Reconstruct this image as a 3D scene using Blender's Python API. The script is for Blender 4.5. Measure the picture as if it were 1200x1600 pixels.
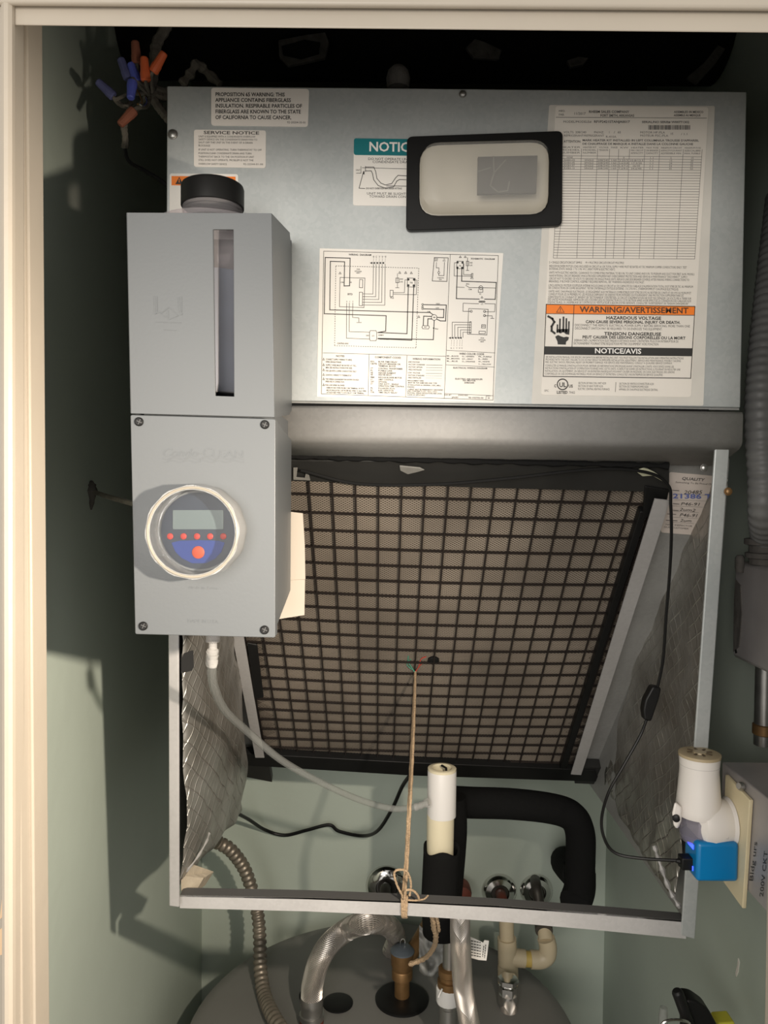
import bpy, bmesh, math, random
from mathutils import Vector as V, Matrix, noise as mnoise
random.seed(7)
for o in list(bpy.data.objects): bpy.data.objects.remove(o)
SC = bpy.context.scene
COL = SC.collection
# ------------------------------------------------------------------ camera, light, exposure
CAMZ = 1.6
FPX = 1200.0
RCAM = (Matrix.Rotation(math.radians(90 - 1.6), 3, 'X') @ Matrix.Rotation(math.radians(0.6), 3, 'Z'))
cd = bpy.data.cameras.new('camera'); co = bpy.data.objects.new('camera', cd); COL.objects.link(co)
cd.sensor_fit = 'VERTICAL'; cd.sensor_height = 36; cd.lens = 36 * FPX / 1600; cd.clip_start = 0.02
co.matrix_world = Matrix.Translation((0, 0, CAMZ)) @ RCAM.to_4x4()
SC.camera = co
W = bpy.data.worlds.new('room'); SC.world = W; W.use_nodes = True
W.node_tree.nodes['Background'].inputs[0].default_value = (1.0, 0.97, 0.92, 1)
W.node_tree.nodes['Background'].inputs[1].default_value = 0.78
ld = bpy.data.lights.new('work_light', 'SPOT'); ld.energy = 34; ld.shadow_soft_size = 0.010; ld.color = (1.0, 0.87, 0.71); ld.spot_size = math.radians(126); ld.spot_blend = 1.0
lo = bpy.data.objects.new('work_light', ld); lo.location = (0.20, 0.21, CAMZ + 0.0); COL.objects.link(lo)
lo.rotation_euler = (V((-0.34, 0.56, -0.30)) - V((0.20, 0.21, 0.0))).to_track_quat('-Z', 'Y').to_euler()
rd = bpy.data.lights.new('fill_light', 'AREA'); rd.shape = 'DISK'; rd.size = 1.0; rd.energy = 24; rd.color = (1.0, 0.95, 0.88)  # soft fill added behind the camera to brighten the right side
ro = bpy.data.objects.new('fill_light', rd); ro.location = (-0.45, -1.3, 1.80); COL.objects.link(ro)
ro.rotation_euler = (V((0.25, 0.72, 1.65)) - V((-0.45, -1.3, 1.80))).to_track_quat('-Z', 'Y').to_euler()
vs = SC.view_settings
vs.view_transform = 'Standard'; vs.look = 'None'; vs.gamma = 1; vs.use_curve_mapping = False; vs.exposure = 0.0

# ------------------------------------------------------------------ pixel of the 1200x1600 frame -> place in the room
ORI = V((0, 0, CAMZ))
def ray(px, py): return RCAM @ V(((px - 600) / FPX, -(py - 800) / FPX, -1))
def P(px, py, Y):
    d = ray(px, py); return ORI + d * (Y / d.y)
def PX(px, py, X):
    d = ray(px, py); return ORI + d * (X / d.x)
def PZ(px, py, Z):
    d = ray(px, py); return ORI + d * ((Z - CAMZ) / d.z)
# the inclined filter plane
FA = math.radians(49)
FD = V((0, math.cos(FA), -math.sin(FA)))       # down the slope
FN = V((0, -math.sin(FA), -math.cos(FA)))      # faces the viewer, forward and down
FO = P(627, 722, 0.785)
def PF(px, py, off=0.0):
    d = ray(px, py); o = FO + FN * off
    return ORI + d * ((o - ORI).dot(FN) / d.dot(FN))

# ------------------------------------------------------------------ materials
MATS = {}
def mat(name, col, rough=0.55, metal=0.0, vary=0.0, vscale=30, bump=0.0, bscale=80, col2=None, spec=None, trans=0.0, emit=None, es=0, vthresh=None, bdetail=4):
    if name in MATS: return MATS[name]
    m = bpy.data.materials.new(name); m.use_nodes = True; nt = m.node_tree; b = nt.nodes['Principled BSDF']
    b.inputs['Base Color'].default_value = (*col, 1); b.inputs['Roughness'].default_value = rough; b.inputs['Metallic'].default_value = metal
    if spec is not None: b.inputs['Specular IOR Level'].default_value = spec
    if trans: b.inputs['Transmission Weight'].default_value = trans
    if emit: b.inputs['Emission Color'].default_value = (*emit, 1); b.inputs['Emission Strength'].default_value = es
    tc = nt.nodes.new('ShaderNodeTexCoord')
    if vary or col2:
        n = nt.nodes.new('ShaderNodeTexNoise'); n.inputs['Scale'].default_value = vscale; n.inputs['Detail'].default_value = 6
        nt.links.new(tc.outputs['Object'], n.inputs['Vector'])
        r = nt.nodes.new('ShaderNodeValToRGB'); lo_, hi_ = vthresh or (0.3, 0.7)
        r.color_ramp.elements[0].position = lo_; r.color_ramp.elements[1].position = hi_
        c2 = col2 or tuple(c * (1 - vary) for c in col)
        r.color_ramp.elements[0].color = (*c2, 1); r.color_ramp.elements[1].color = (*col, 1)
        nt.links.new(n.outputs['Fac'], r.inputs[0]); nt.links.new(r.outputs[0], b.inputs['Base Color'])
    if bump:
        n2 = nt.nodes.new('ShaderNodeTexNoise'); n2.inputs['Scale'].default_value = bscale; n2.inputs['Detail'].default_value = bdetail
        nt.links.new(tc.outputs['Object'], n2.inputs['Vector'])
        bp = nt.nodes.new('ShaderNodeBump'); bp.inputs['Strength'].default_value = bump; bp.inputs['Distance'].default_value = 0.004
        nt.links.new(n2.outputs['Fac'], bp.inputs['Height']); nt.links.new(bp.outputs[0], b.inputs['Normal'])
    MATS[name] = m; return m
def clearmat(name, tint, fac, rough=0.08):
    m = bpy.data.materials.new(name); m.use_nodes = True; nt = m.node_tree; nt.nodes.clear()
    o = nt.nodes.new('ShaderNodeOutputMaterial'); t = nt.nodes.new('ShaderNodeBsdfTransparent'); t.inputs[0].default_value = (*tint, 1)
    g = nt.nodes.new('ShaderNodeBsdfPrincipled'); g.inputs['Base Color'].default_value = (*tint, 1); g.inputs['Roughness'].default_value = rough
    mx = nt.nodes.new('ShaderNodeMixShader'); mx.inputs[0].default_value = fac
    nt.links.new(t.outputs[0], mx.inputs[1]); nt.links.new(g.outputs[0], mx.inputs[2]); nt.links.new(mx.outputs[0], o.inputs[0])
    MATS[name] = m; return m
def galv(name, col, dark, rough=0.5, metal=0.55, scale=120):
    m = bpy.data.materials.new(name); m.use_nodes = True; nt = m.node_tree; b = nt.nodes['Principled BSDF']
    b.inputs['Roughness'].default_value = rough; b.inputs['Metallic'].default_value = metal
    tc = nt.nodes.new('ShaderNodeTexCoord')
    vo = nt.nodes.new('ShaderNodeTexVoronoi'); vo.inputs['Scale'].default_value = scale
    no = nt.nodes.new('ShaderNodeTexNoise'); no.inputs['Scale'].default_value = 11; no.inputs['Detail'].default_value = 8
    nt.links.new(tc.outputs['Object'], vo.inputs['Vector']); nt.links.new(tc.outputs['Object'], no.inputs['Vector'])
    sp = nt.nodes.new('ShaderNodeSeparateColor'); nt.links.new(vo.outputs['Color'], sp.inputs[0])
    ma = nt.nodes.new('ShaderNodeMath'); ma.operation = 'MULTIPLY_ADD'; ma.inputs[1].default_value = 0.16
    nt.links.new(sp.outputs[0], ma.inputs[0]); nt.links.new(no.outputs['Fac'], ma.inputs[2])
    r = nt.nodes.new('ShaderNodeValToRGB'); r.color_ramp.elements[0].position = 0.35; r.color_ramp.elements[1].position = 0.75
    r.color_ramp.elements[0].color = (*dark, 1); r.color_ramp.elements[1].color = (*col, 1)
    nt.links.new(ma.outputs[0], r.inputs[0]); nt.links.new(r.outputs[0], b.inputs['Base Color'])
    bp = nt.nodes.new('ShaderNodeBump'); bp.inputs['Strength'].default_value = 0.05; bp.inputs['Distance'].default_value = 0.002
    nt.links.new(no.outputs['Fac'], bp.inputs['Height']); nt.links.new(bp.outputs[0], b.inputs['Normal'])
    MATS[name] = m; return m
def foilmat(name):
    m = bpy.data.materials.new(name); m.use_nodes = True; nt = m.node_tree; b = nt.nodes['Principled BSDF']; N = nt.nodes.new; Lk = nt.links.new
    b.inputs['Roughness'].default_value = 0.36; b.inputs['Metallic'].default_value = 0.75
    tc = N('ShaderNodeTexCoord'); no = N('ShaderNodeTexNoise'); no.inputs['Scale'].default_value = 16; no.inputs['Detail'].default_value = 7
    Lk(tc.outputs['Object'], no.inputs['Vector'])
    wob = N('ShaderNodeVectorMath'); wob.operation = 'MULTIPLY_ADD'; wob.inputs[1].default_value = (0.012, 0.012, 0.012)
    Lk(no.outputs['Color'], wob.inputs[0]); Lk(tc.outputs['Object'], wob.inputs[2])
    mp = N('ShaderNodeMapping'); mp.inputs['Rotation'].default_value = (math.radians(38), 0, 0); Lk(wob.outputs[0], mp.inputs['Vector'])
    sx = N('ShaderNodeSeparateXYZ'); Lk(mp.outputs[0], sx.inputs[0]); hs = []
    for k, sp in ((1, 0.0065), (2, 0.008)):
        pg = N('ShaderNodeMath'); pg.operation = 'PINGPONG'; pg.inputs[1].default_value = sp; Lk(sx.outputs[k], pg.inputs[0])
        mr = N('ShaderNodeMapRange'); mr.inputs['From Min'].default_value = 0.0; mr.inputs['From Max'].default_value = 0.0013; mr.inputs['To Min'].default_value = 1; mr.inputs['To Max'].default_value = 0
        Lk(pg.outputs[0], mr.inputs[0]); hs.append(mr)
    mx = N('ShaderNodeMath'); mx.operation = 'MAXIMUM'; Lk(hs[0].outputs[0], mx.inputs[0]); Lk(hs[1].outputs[0], mx.inputs[1])
    n2 = N('ShaderNodeTexNoise'); n2.inputs['Scale'].default_value = 60; n2.inputs['Detail'].default_value = 3; Lk(tc.outputs['Object'], n2.inputs['Vector'])
    mk = N('ShaderNodeMath'); mk.operation = 'MULTIPLY'; Lk(mx.outputs[0], mk.inputs[0]); Lk(n2.outputs['Fac'], mk.inputs[1])
    r = N('ShaderNodeValToRGB'); r.color_ramp.elements[0].position = 0.3; r.color_ramp.elements[1].position = 0.7
    r.color_ramp.elements[0].color = (0.26, 0.24, 0.21, 1); r.color_ramp.elements[1].color = (0.50, 0.49, 0.46, 1)
    Lk(no.outputs['Fac'], r.inputs[0])
    mc = N('ShaderNodeMix'); mc.data_type = 'RGBA'; mc.inputs['B'].default_value = (0.85, 0.83, 0.78, 1); mk2 = N('ShaderNodeMath'); mk2.operation = 'MULTIPLY'; mk2.inputs[1].default_value = 0.30; Lk(mk.outputs[0], mk2.inputs[0]); Lk(mk2.outputs[0], mc.inputs['Factor']); Lk(r.outputs[0], mc.inputs['A']); Lk(mc.outputs['Result'], b.inputs['Base Color'])
    ad = N('ShaderNodeMath'); ad.operation = 'MULTIPLY_ADD'; ad.inputs[1].default_value = 0.5; Lk(mx.outputs[0], ad.inputs[0]); Lk(no.outputs['Fac'], ad.inputs[2])
    bp = N('ShaderNodeBump'); bp.inputs['Strength'].default_value = 0.55; bp.inputs['Distance'].default_value = 0.006
    Lk(ad.outputs[0], bp.inputs['Height']); Lk(bp.outputs[0], b.inputs['Normal'])
    MATS[name] = m; return m
sage = mat('sage_paint', (0.515, 0.58, 0.51), 0.62, vary=0.10, vscale=4, bump=0.12, bscale=45)
cream = mat('cream_paint', (0.41, 0.36, 0.295), 0.42, vary=0.06, vscale=9, bump=0.10, bscale=60)
floorm = mat('floor_tile', (0.30, 0.24, 0.18), 0.6, vary=0.3, vscale=12)
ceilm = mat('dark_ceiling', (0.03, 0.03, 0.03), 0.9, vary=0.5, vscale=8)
steel = galv('galvanised_sheet', (0.485, 0.505, 0.50), (0.395, 0.42, 0.42), 0.5, 0.4, 300)
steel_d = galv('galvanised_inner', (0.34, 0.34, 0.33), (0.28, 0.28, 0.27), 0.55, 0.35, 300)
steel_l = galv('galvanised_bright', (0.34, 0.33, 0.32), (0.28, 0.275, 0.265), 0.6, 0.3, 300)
steel_r = galv('galvanised_rail', (0.47, 0.46, 0.455), (0.40, 0.39, 0.385), 0.55, 0.3, 300)
foil = foilmat('foil_facing')
paper = mat('label_paper', (0.80, 0.75, 0.69), 0.6, vary=0.05, vscale=25)
paperw = mat('white_label_paper', (0.84, 0.80, 0.74), 0.6, vary=0.03, vscale=25)
paperg = mat('grey_label_paper', (0.78, 0.73, 0.66), 0.5, vary=0.05, vscale=25)
film = mat('clear_film', (0.66, 0.63, 0.575), 0.35, vary=0.08, vscale=40)
ink = mat('black_ink', (0.025, 0.024, 0.022), 0.6)
inkg = mat('grey_ink', (0.10, 0.095, 0.09), 0.6)
inkf = mat('fine_print_ink', (0.07, 0.065, 0.06), 0.6)
inkb = mat('blue_ink', (0.12, 0.16, 0.42), 0.6)
orange = mat('orange_ink', (0.90, 0.22, 0.02), 0.55)
teal = mat('teal_ink', (0.0, 0.17, 0.19), 0.5)
white_ink = mat('white_ink', (0.85, 0.82, 0.78), 0.5)
brown_ink = mat('brown_ink', (0.085, 0.04, 0.02), 0.5)
greypl = mat('grey_plastic', (0.098, 0.106, 0.112), 0.42, bump=0.02, bscale=400)
blackpl = mat('black_plastic', (0.009, 0.009, 0.009), 0.45, vary=0.3, vscale=20, spec=0.25)
blackfoam = mat('black_foam', (0.009, 0.009, 0.009), 0.9, bump=0.25, bscale=120, spec=0.1)
blacktape = mat('black_tape', (0.020, 0.020, 0.019), 0.5, vary=0.4, vscale=14, bump=0.1, bscale=30)
gridm = mat('dark_brown_grid', (0.017, 0.012, 0.010), 0.5, vary=0.3, vscale=60)
media = mat('filter_media', (0.115, 0.092, 0.070), 0.9, vary=0.35, vscale=10, bump=0.3, bscale=200)
strandm = mat('filter_strand', (0.40, 0.34, 0.275), 0.75, vary=0.45, vscale=9)
pvcw = mat('white_pvc', (0.70, 0.68, 0.66), 0.35)
pvci = mat('ivory_pvc', (0.72, 0.65, 0.47), 0.4, vary=0.1, vscale=15)
cpvc = mat('tan_cpvc', (0.56, 0.47, 0.32), 0.45, vary=0.15, vscale=25)
ivory = mat('ivory_plate', (0.74, 0.64, 0.42), 0.4, vary=0.08, vscale=20)
whitepl = mat('white_plastic', (0.72, 0.68, 0.64), 0.35)
tanpl = mat('tan_plastic', (0.40, 0.32, 0.20), 0.45)
bluepl = mat('blue_plastic', (0.0, 0.17, 0.42), 0.35)
blueled = mat('blue_led', (0.02, 0.05, 0.9), 0.4, emit=(0.03, 0.06, 1.0), es=4)
chrome = mat('chrome', (0.75, 0.74, 0.72), 0.12, 1.0)
dullsteel = mat('dull_steel', (0.45, 0.44, 0.42), 0.35, 0.9, vary=0.3, vscale=40)
braidm = mat('braided_steel', (0.50, 0.46, 0.42), 0.38, 0.75)
braidb = mat('braid_core', (0.17, 0.155, 0.135), 0.5, 0.4)
brass = mat('aged_brass', (0.30, 0.17, 0.07), 0.45, 0.6, vary=0.4, vscale=40)
copper = mat('rust_red', (0.20, 0.045, 0.025), 0.6, vary=0.5, vscale=50)
darkmetal = mat('dark_metal', (0.09, 0.08, 0.07), 0.5, 0.5, vary=0.4, vscale=50)
heaterm = mat('heater_enamel', (0.19, 0.187, 0.175), 0.5, vary=0.15, vscale=5)
twinem = mat('jute_twine', (0.46, 0.325, 0.20), 0.9, vary=0.3, vscale=200, bump=0.6, bscale=500)
wiregrey = mat('dusty_wire', (0.20, 0.18, 0.15), 0.9, vary=0.4, vscale=60, bump=0.5, bscale=200)
nuto = mat('orange_nut', (0.75, 0.15, 0.05), 0.5)
nutod = mat('dusty_orange_nut', (0.35, 0.12, 0.07), 0.8, vary=0.3, vscale=80)
nutb = mat('blue_nut', (0.10, 0.13, 0.55), 0.5)
nutbd = mat('dusty_blue_nut', (0.12, 0.13, 0.30), 0.8, vary=0.3, vscale=80)
conduit = mat('grey_conduit', (0.21, 0.21, 0.21), 0.45, vary=0.2, vscale=30)
conduitb = mat('brown_conduit', (0.26, 0.225, 0.18), 0.4, 0.5, vary=0.3, vscale=40)
boxm = mat('grey_box_metal', (0.46, 0.43, 0.425), 0.4, 0.25, vary=0.3, vscale=12)
insul = mat('raw_insulation', (0.36, 0.31, 0.235), 0.9, vary=0.25, vscale=40, bump=0.6, bscale=90)
woodm = mat('dark_wood', (0.10, 0.085, 0.055), 0.8, vary=0.4, vscale=9)
dustm = mat('dust_scrap', (0.12, 0.11, 0.10), 0.9, vary=0.4, vscale=70, bump=0.5, bscale=100)
clear = clearmat('clear_plastic', (0.90, 0.89, 0.88), 0.20, 0.06)
clearlens = clearmat('clear_lens', (0.80, 0.81, 0.82), 0.02, 0.10)
ringm = mat('clear_ring', (0.93, 0.92, 0.90), 0.10, trans=0.85)
tubem = clearmat('clear_tube', (0.70, 0.71, 0.69), 0.17, 0.08)
bottlem = clearmat('bottle_plastic', (0.86, 0.82, 0.83), 0.20, 0.05)
liquid = mat('blue_liquid', (0.20, 0.26, 0.34), 0.2, vary=0.25, vscale=30)
frost = mat('frosted_lens', (0.66, 0.63, 0.56), 0.35, vary=0.12, vscale=18)
frostin = mat('frosted_dark', (0.085, 0.083, 0.078), 0.6, vary=0.4, vscale=45)
navy = mat('display_navy', (0.022, 0.032, 0.055), 0.4)
lcd = mat('lcd_glass', (0.15, 0.19, 0.185), 0.3)
redbtn = mat('red_button', (0.60, 0.045, 0.03), 0.5)
obtn = mat('orange_button', (0.70, 0.085, 0.02), 0.5)
bluepatch = mat('blue_patch', (0.015, 0.045, 0.26), 0.5)
rimm = mat('cream_rim', (0.28, 0.255, 0.21), 0.3)
yellow = mat('yellow_plastic', (0.6, 0.55, 0.05), 0.5)
silicone = mat('silicone_blob', (0.20, 0.195, 0.18), 0.5, vary=0.3, vscale=40)
redth = mat('red_thread', (0.45, 0.05, 0.03), 0.8)
greenth = mat('green_thread', (0.05, 0.30, 0.20), 0.8)

# ------------------------------------------------------------------ mesh helpers
ORG = {}
class MB:
    def __init__(s): s.v = []; s.f = []
    def add(s, vs, fs):
        n = len(s.v); s.v += [V(p) for p in vs]; s.f += [tuple(i + n for i in f) for f in fs]; return s
    def hexa(s, a, b):            # two matching polygons joined into a closed prism
        n = len(a)
        fs = [tuple(range(n)), tuple(range(2 * n - 1, n - 1, -1))] + [(i, (i + 1) % n, n + (i + 1) % n, n + i) for i in range(n)]
        return s.add(list(a) + list(b), fs)
    def prism(s, poly, vec): vec = V(vec); return s.hexa(poly, [V(p) + vec for p in poly])
    def box(s, a, b):
        x0, y0, z0 = a; x1, y1, z1 = b
        return s.hexa([(x0, y0, z0), (x1, y0, z0), (x1, y0, z1), (x0, y0, z1)], [(x0, y1, z0), (x1, y1, z0), (x1, y1, z1), (x0, y1, z1)])
    def flat(s, poly): return s.add(poly, [tuple(range(len(poly)))])
    def frame(s, outer, inner, vec):
        n = len(outer); vec = V(vec); vs = [V(p) for p in outer] + [V(p) for p in inner]; vs = vs + [p + vec for p in vs]
        fs = []
        for i in range(n):
            j = (i + 1) % n
            fs += [(i, j, n + j, n + i), (2*n + i, 3*n + i, 3*n + j, 2*n + j), (i, 2*n + i, 2*n + j, j), (n + i, n + j, 3*n + j, 3*n + i)]
        return s.add(vs, fs)
    def tube(s, pts, r, n=10, cap=True):
        pts = [V(p) for p in pts]; m = len(pts); vs = []; fs = []
        rr = r if isinstance(r, (list, tuple)) else [r] * m
        t0 = (pts[1] - pts[0]).normalized(); u = t0.orthogonal().normalized()
        for i in range(m):
            t = (pts[min(i + 1, m - 1)] - pts[max(i - 1, 0)])
            t = t.normalized() if t.length > 1e-9 else t0
            u = (u - t * u.dot(t)); u = u.normalized() if u.length > 1e-9 else t.orthogonal().normalized(); w = t.cross(u)
            for k in range(n):
                a = 2 * math.pi * k / n; vs.append(pts[i] + (u * math.cos(a) + w * math.sin(a)) * rr[i])
        for i in range(m - 1):
            for k in range(n):
                k2 = (k + 1) % n; fs.append((i*n + k, i*n + k2, (i+1)*n + k2, (i+1)*n + k))
        if cap: fs += [tuple(range(n - 1, -1, -1)), tuple(range((m - 1) * n, m * n))]
        return s.add(vs, fs)
    def lathe(s, o, ax, prof, n=24, cap=True):
        o = V(o); ax = V(ax).normalized(); u = ax.orthogonal().normalized(); w = ax.cross(u); vs = []; fs = []
        for r, h in prof:
            for k in range(n):
                a = 2 * math.pi * k / n; vs.append(o + ax * h + (u * math.cos(a) + w * math.sin(a)) * r)
        m = len(prof)
        for i in range(m - 1):
            for k in range(n):
                k2 = (k + 1) % n; fs.append((i*n + k, i*n + k2, (i+1)*n + k2, (i+1)*n + k))
        if cap: fs += [tuple(range(n - 1, -1, -1)), tuple(range((m - 1) * n, m * n))]
        return s.add(vs, fs)
    def grid(s, fn, nu, nv):
        vs = [fn(i / nu, j / nv) for j in range(nv + 1) for i in range(nu + 1)]
        fs = [(j*(nu+1)+i, j*(nu+1)+i+1, (j+1)*(nu+1)+i+1, (j+1)*(nu+1)+i) for j in range(nv) for i in range(nu)]
        return s.add(vs, fs)
    def build(s, name, m, parent=None, smooth=True, label=None, bevel=0, recalc=True, kind=None, solid=0, ang=35):
        if parent is not None: org = ORG[parent.as_pointer()]
        else:
            xs = [p.x for p in s.v]; ys = [p.y for p in s.v]; zs = [p.z for p in s.v]
            org = V(((min(xs) + max(xs)) / 2, (min(ys) + max(ys)) / 2, min(zs)))
        me = bpy.data.meshes.new(name); me.from_pydata([p - org for p in s.v], [], s.f)
        if recalc:
            b = bmesh.new(); b.from_mesh(me); bmesh.ops.recalc_face_normals(b, faces=b.faces); b.to_mesh(me); b.free()
        me.materials.append(m)
        if smooth: me.shade_smooth(); me.set_sharp_from_angle(angle=math.radians(ang))
        o = bpy.data.objects.new(name, me); COL.objects.link(o); ORG[o.as_pointer()] = org
        if parent is not None: o.parent = parent
        else: o.location = org
        if bevel:
            md = o.modifiers.new('bevel', 'BEVEL'); md.width = bevel; md.segments = 3; md.limit_method = 'ANGLE'; md.angle_limit = math.radians(40); md.harden_normals = False
        if solid:
            md = o.modifiers.new('solid', 'SOLIDIFY'); md.thickness = solid; md.offset = 0
        if label: o['label'] = label
        if kind: o['kind'] = kind
        return o
def thing(name, loc, label, cat, group=None):
    o = bpy.data.objects.new(name, None); COL.objects.link(o); o.empty_display_size = 0.02
    o.location = V(loc); ORG[o.as_pointer()] = V(loc); return tag(o, label, cat, group)
def tag(o, label, cat, group=None):
    o['label'] = label; o['category'] = cat
    if group: o['group'] = group
    return o
def struct(o): o['kind'] = 'structure'; return o
def spline(pts, k=8):
    pts = [V(p) for p in pts]; q = [pts[0] * 2 - pts[1]] + pts + [pts[-1] * 2 - pts[-2]]; out = []
    for i in range(1, len(q) - 2):
        for j in range(k):
            t = j / k; a, b, c, d = q[i-1], q[i], q[i+1], q[i+2]
            out.append(0.5 * ((2 * b) + (c - a) * t + (2*a - 5*b + 4*c - d) * t*t + (3*b - a - 3*c + d) * t**3))
    out.append(pts[-1]); return out
def resample(pts, step):
    out = [pts[0]]; acc = 0
    for a, b in zip(pts, pts[1:]):
        L = (b - a).length
        if L < 1e-9: continue
        d = step - acc
        while d <= L: out.append(a + (b - a) * (d / L)); d += step
        acc = (acc + L) % step if L + acc >= step else acc + L
    return out
def rrect(q, r, seg=5):           # rounded outline of a quad given in 2D
    out = []; n = len(q); q = [V((p[0], p[1])) for p in q]
    for i in range(n):
        p, a, b = q[i], q[i - 1], q[(i + 1) % n]
        da = (a - p).normalized() * r; db = (b - p).normalized() * r
        for j in range(seg + 1):
            t = j / seg; out.append((p + da) * (1-t)**2 + p * (2 * t * (1-t)) + (p + db) * t**2)
    return out
# glyphs of the built-in font, fetched once each
GL = {}
def _curve_mesh(txt, bold):
    c = bpy.data.curves.new('t', 'FONT'); c.body = txt; c.size = 1; c.resolution_u = 2; c.offset = 0.022 if bold else 0.0
    o = bpy.data.objects.new('t', c); COL.objects.link(o); bpy.context.view_layer.update()
    me = bpy.data.meshes.new_from_object(o.evaluated_get(bpy.context.evaluated_depsgraph_get()))
    vs = [(p.co.x, p.co.y) for p in me.vertices]; fs = [tuple(f.vertices) for f in me.polygons]
    bpy.data.meshes.remove(me); bpy.data.objects.remove(o); bpy.data.curves.remove(c); return vs, fs
BARW = {}
def glyph(ch, bold):
    if (ch, bold) in GL: return GL[(ch, bold)]
    if bold not in BARW: BARW[bold] = max(x for x, y in _curve_mesh('||', bold)[0])
    adv = max(x for x, y in _curve_mesh('|' + ch + '|', bold)[0]) - BARW[bold]
    vs, fs = _curve_mesh(ch, bold) if ch != ' ' else ([], [])
    GL[(ch, bold)] = (vs, fs, adv); return GL[(ch, bold)]
CAPH = 0.73
class Print:
    """flat print: strokes, filled shapes and lettering laid on a surface; fn(px, py) -> point on it"""
    def __init__(s, fn): s.fn = fn; s.mb = MB()
    def text(s, t, x0, y0, x1, y1, h, bold=False, shear=0.0, up=None):
        d = V((x1 - x0, y1 - y0)); L = d.length; d = d / L; n = V((d.y, -d.x)) if up is None else V(up)
        gl = [glyph(c, bold) for c in t]; tot = sum(g[2] for g in gl); sx = L / tot; sy = h / CAPH; x = 0
        for vs, fs, adv in gl:
            if vs:
                s.mb.add([s.fn(*(V((x0, y0)) + d * ((x + a) * sx + b * sy * shear) + n * (b * sy))) for a, b in vs], fs)
            x += adv
        return s
    def line(s, pts, w=0.8, dash=None, closed=False):
        pts = [V(p) for p in pts]
        if closed: pts = pts + [pts[0]]
        for a, b in zip(pts, pts[1:]):
            d = b - a; L = d.length
            if L < 1e-6: continue
            d = d / L; n = V((-d.y, d.x)) * (w / 2); segs = [(0, L)]
            if dash:
                segs = []; t = 0
                while t < L: segs.append((t, min(t + dash[0], L))); t += dash[0] + dash[1]
            for t0, t1 in segs:
                e = w / 2 if not dash else 0
                p, q = a + d * (t0 - e), a + d * (t1 + e)
                s.mb.add([s.fn(*c) for c in (p + n, q + n, q - n, p - n)], [(0, 1, 2, 3)])
        return s
    def ribbon(s, pts, w):
        pts = [V(p) for p in pts]; L = []; R = []
        for i, p in enumerate(pts):
            d = (pts[min(i + 1, len(pts) - 1)] - pts[max(i - 1, 0)]).normalized(); n = V((-d.y, d.x)) * (w / 2); L.append(p + n); R.append(p - n)
        m = len(pts); s.mb.add([s.fn(*c) for c in L + R], [(i, i + 1, m + i + 1, m + i) for i in range(m - 1)]); return s
    def poly(s, pts): s.mb.add([s.fn(*p) for p in pts], [tuple(range(len(pts)))]); return s
    def circle(s, c, r, w, n=20): return s.line([(c[0] + r * math.cos(2*math.pi*i/n), c[1] + r * math.sin(2*math.pi*i/n)) for i in range(n)], w, closed=True)
    def disc(s, c, r, n=16): return s.poly([(c[0] + r * math.cos(2*math.pi*i/n), c[1] + r * math.sin(2*math.pi*i/n)) for i in range(n)])
    def build(s, name, m, parent, label=None): return s.mb.build(name, m, parent, smooth=False, label=label, recalc=False)
# ------------------------------------------------------------------ the closet
XL, XR, YB = -0.341, 0.431, 1.45
def wallbox(name, a, b, m): return struct(MB().box(a, b).build(name, m, smooth=False))
wallbox('floor', (-1.6, -1.2, -0.05), (1.6, 1.6, 0.0), floorm)
wl = wallbox('wall_left', (XL - 0.08, 0.57, 0.0), (XL, YB + 0.08, 2.6), sage)
wr = wallbox('wall_right', (XR, 0.57, 0.0), (XR + 0.08, YB + 0.08, 2.6), sage)
wallbox('wall_back', (XL, YB, 0.0), (XR, YB + 0.08, 2.6), sage)
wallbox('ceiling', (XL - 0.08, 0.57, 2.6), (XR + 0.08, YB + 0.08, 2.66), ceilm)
wf = MB()
wf.box((-1.6, 0.53, 0), (-0.30, 0.57, 2.66)); wf.box((0.36, 0.53, 0), (1.6, 0.57, 2.66)); wf.box((-0.30, 0.53, 2.02), (0.36, 0.57, 2.66))
struct(wf.build('wall_front', cream, smooth=False))
def vprism(bl, tl, name, m, parent=None, bevel=0.0015):
    o = MB().hexa(bl, tl).build(name, m, parent, smooth=True, bevel=bevel); return o
ZT = 2.10
def ext(pt, pb, z):                # follow the line through two points down to a height
    t = (z - pt.z) / (pb.z - pt.z); return pt + (pb - pt) * t
def jamb(pxt, pxb, Y0, Y1, outer, name, parent=None):
    top = P(pxt, 45, Y1); bot = P(pxb, 1590, Y1)
    a = ext(top, bot, 0.0); b = ext(top, bot, ZT)
    bl = [(outer, Y0, 0), (a.x, Y0, 0), (a.x, Y1, 0), (outer, Y1, 0)]; tl = [(outer, Y0, ZT), (b.x, Y0, ZT), (b.x, Y1, ZT), (outer, Y1, ZT)]
    return vprism(bl, tl, name, cream, parent)
def jamb2(Xt, Xb, Y0, Y1, outer, name, parent=None):
    bl = [(outer, Y0, 0), (Xb, Y0, 0), (Xb, Y1, 0), (outer, Y1, 0)]; tl = [(outer, Y0, ZT), (Xt, Y0, ZT), (Xt, Y1, ZT), (outer, Y1, ZT)]
    return vprism(bl, tl, name, cream, parent)
tl_ = struct(jamb(55, 66, 0.522, 0.553, -0.302, 'trim_1'))            # left jamb
jamb(67, 78, 0.536, 0.560, -0.302, 'door_stop', tl_)
ctop, cbot = P(20, 45, 0.512), P(21, 1590, 0.512)
a_, b_ = ext(ctop, cbot, 0), ext(ctop, cbot, ZT)
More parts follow.
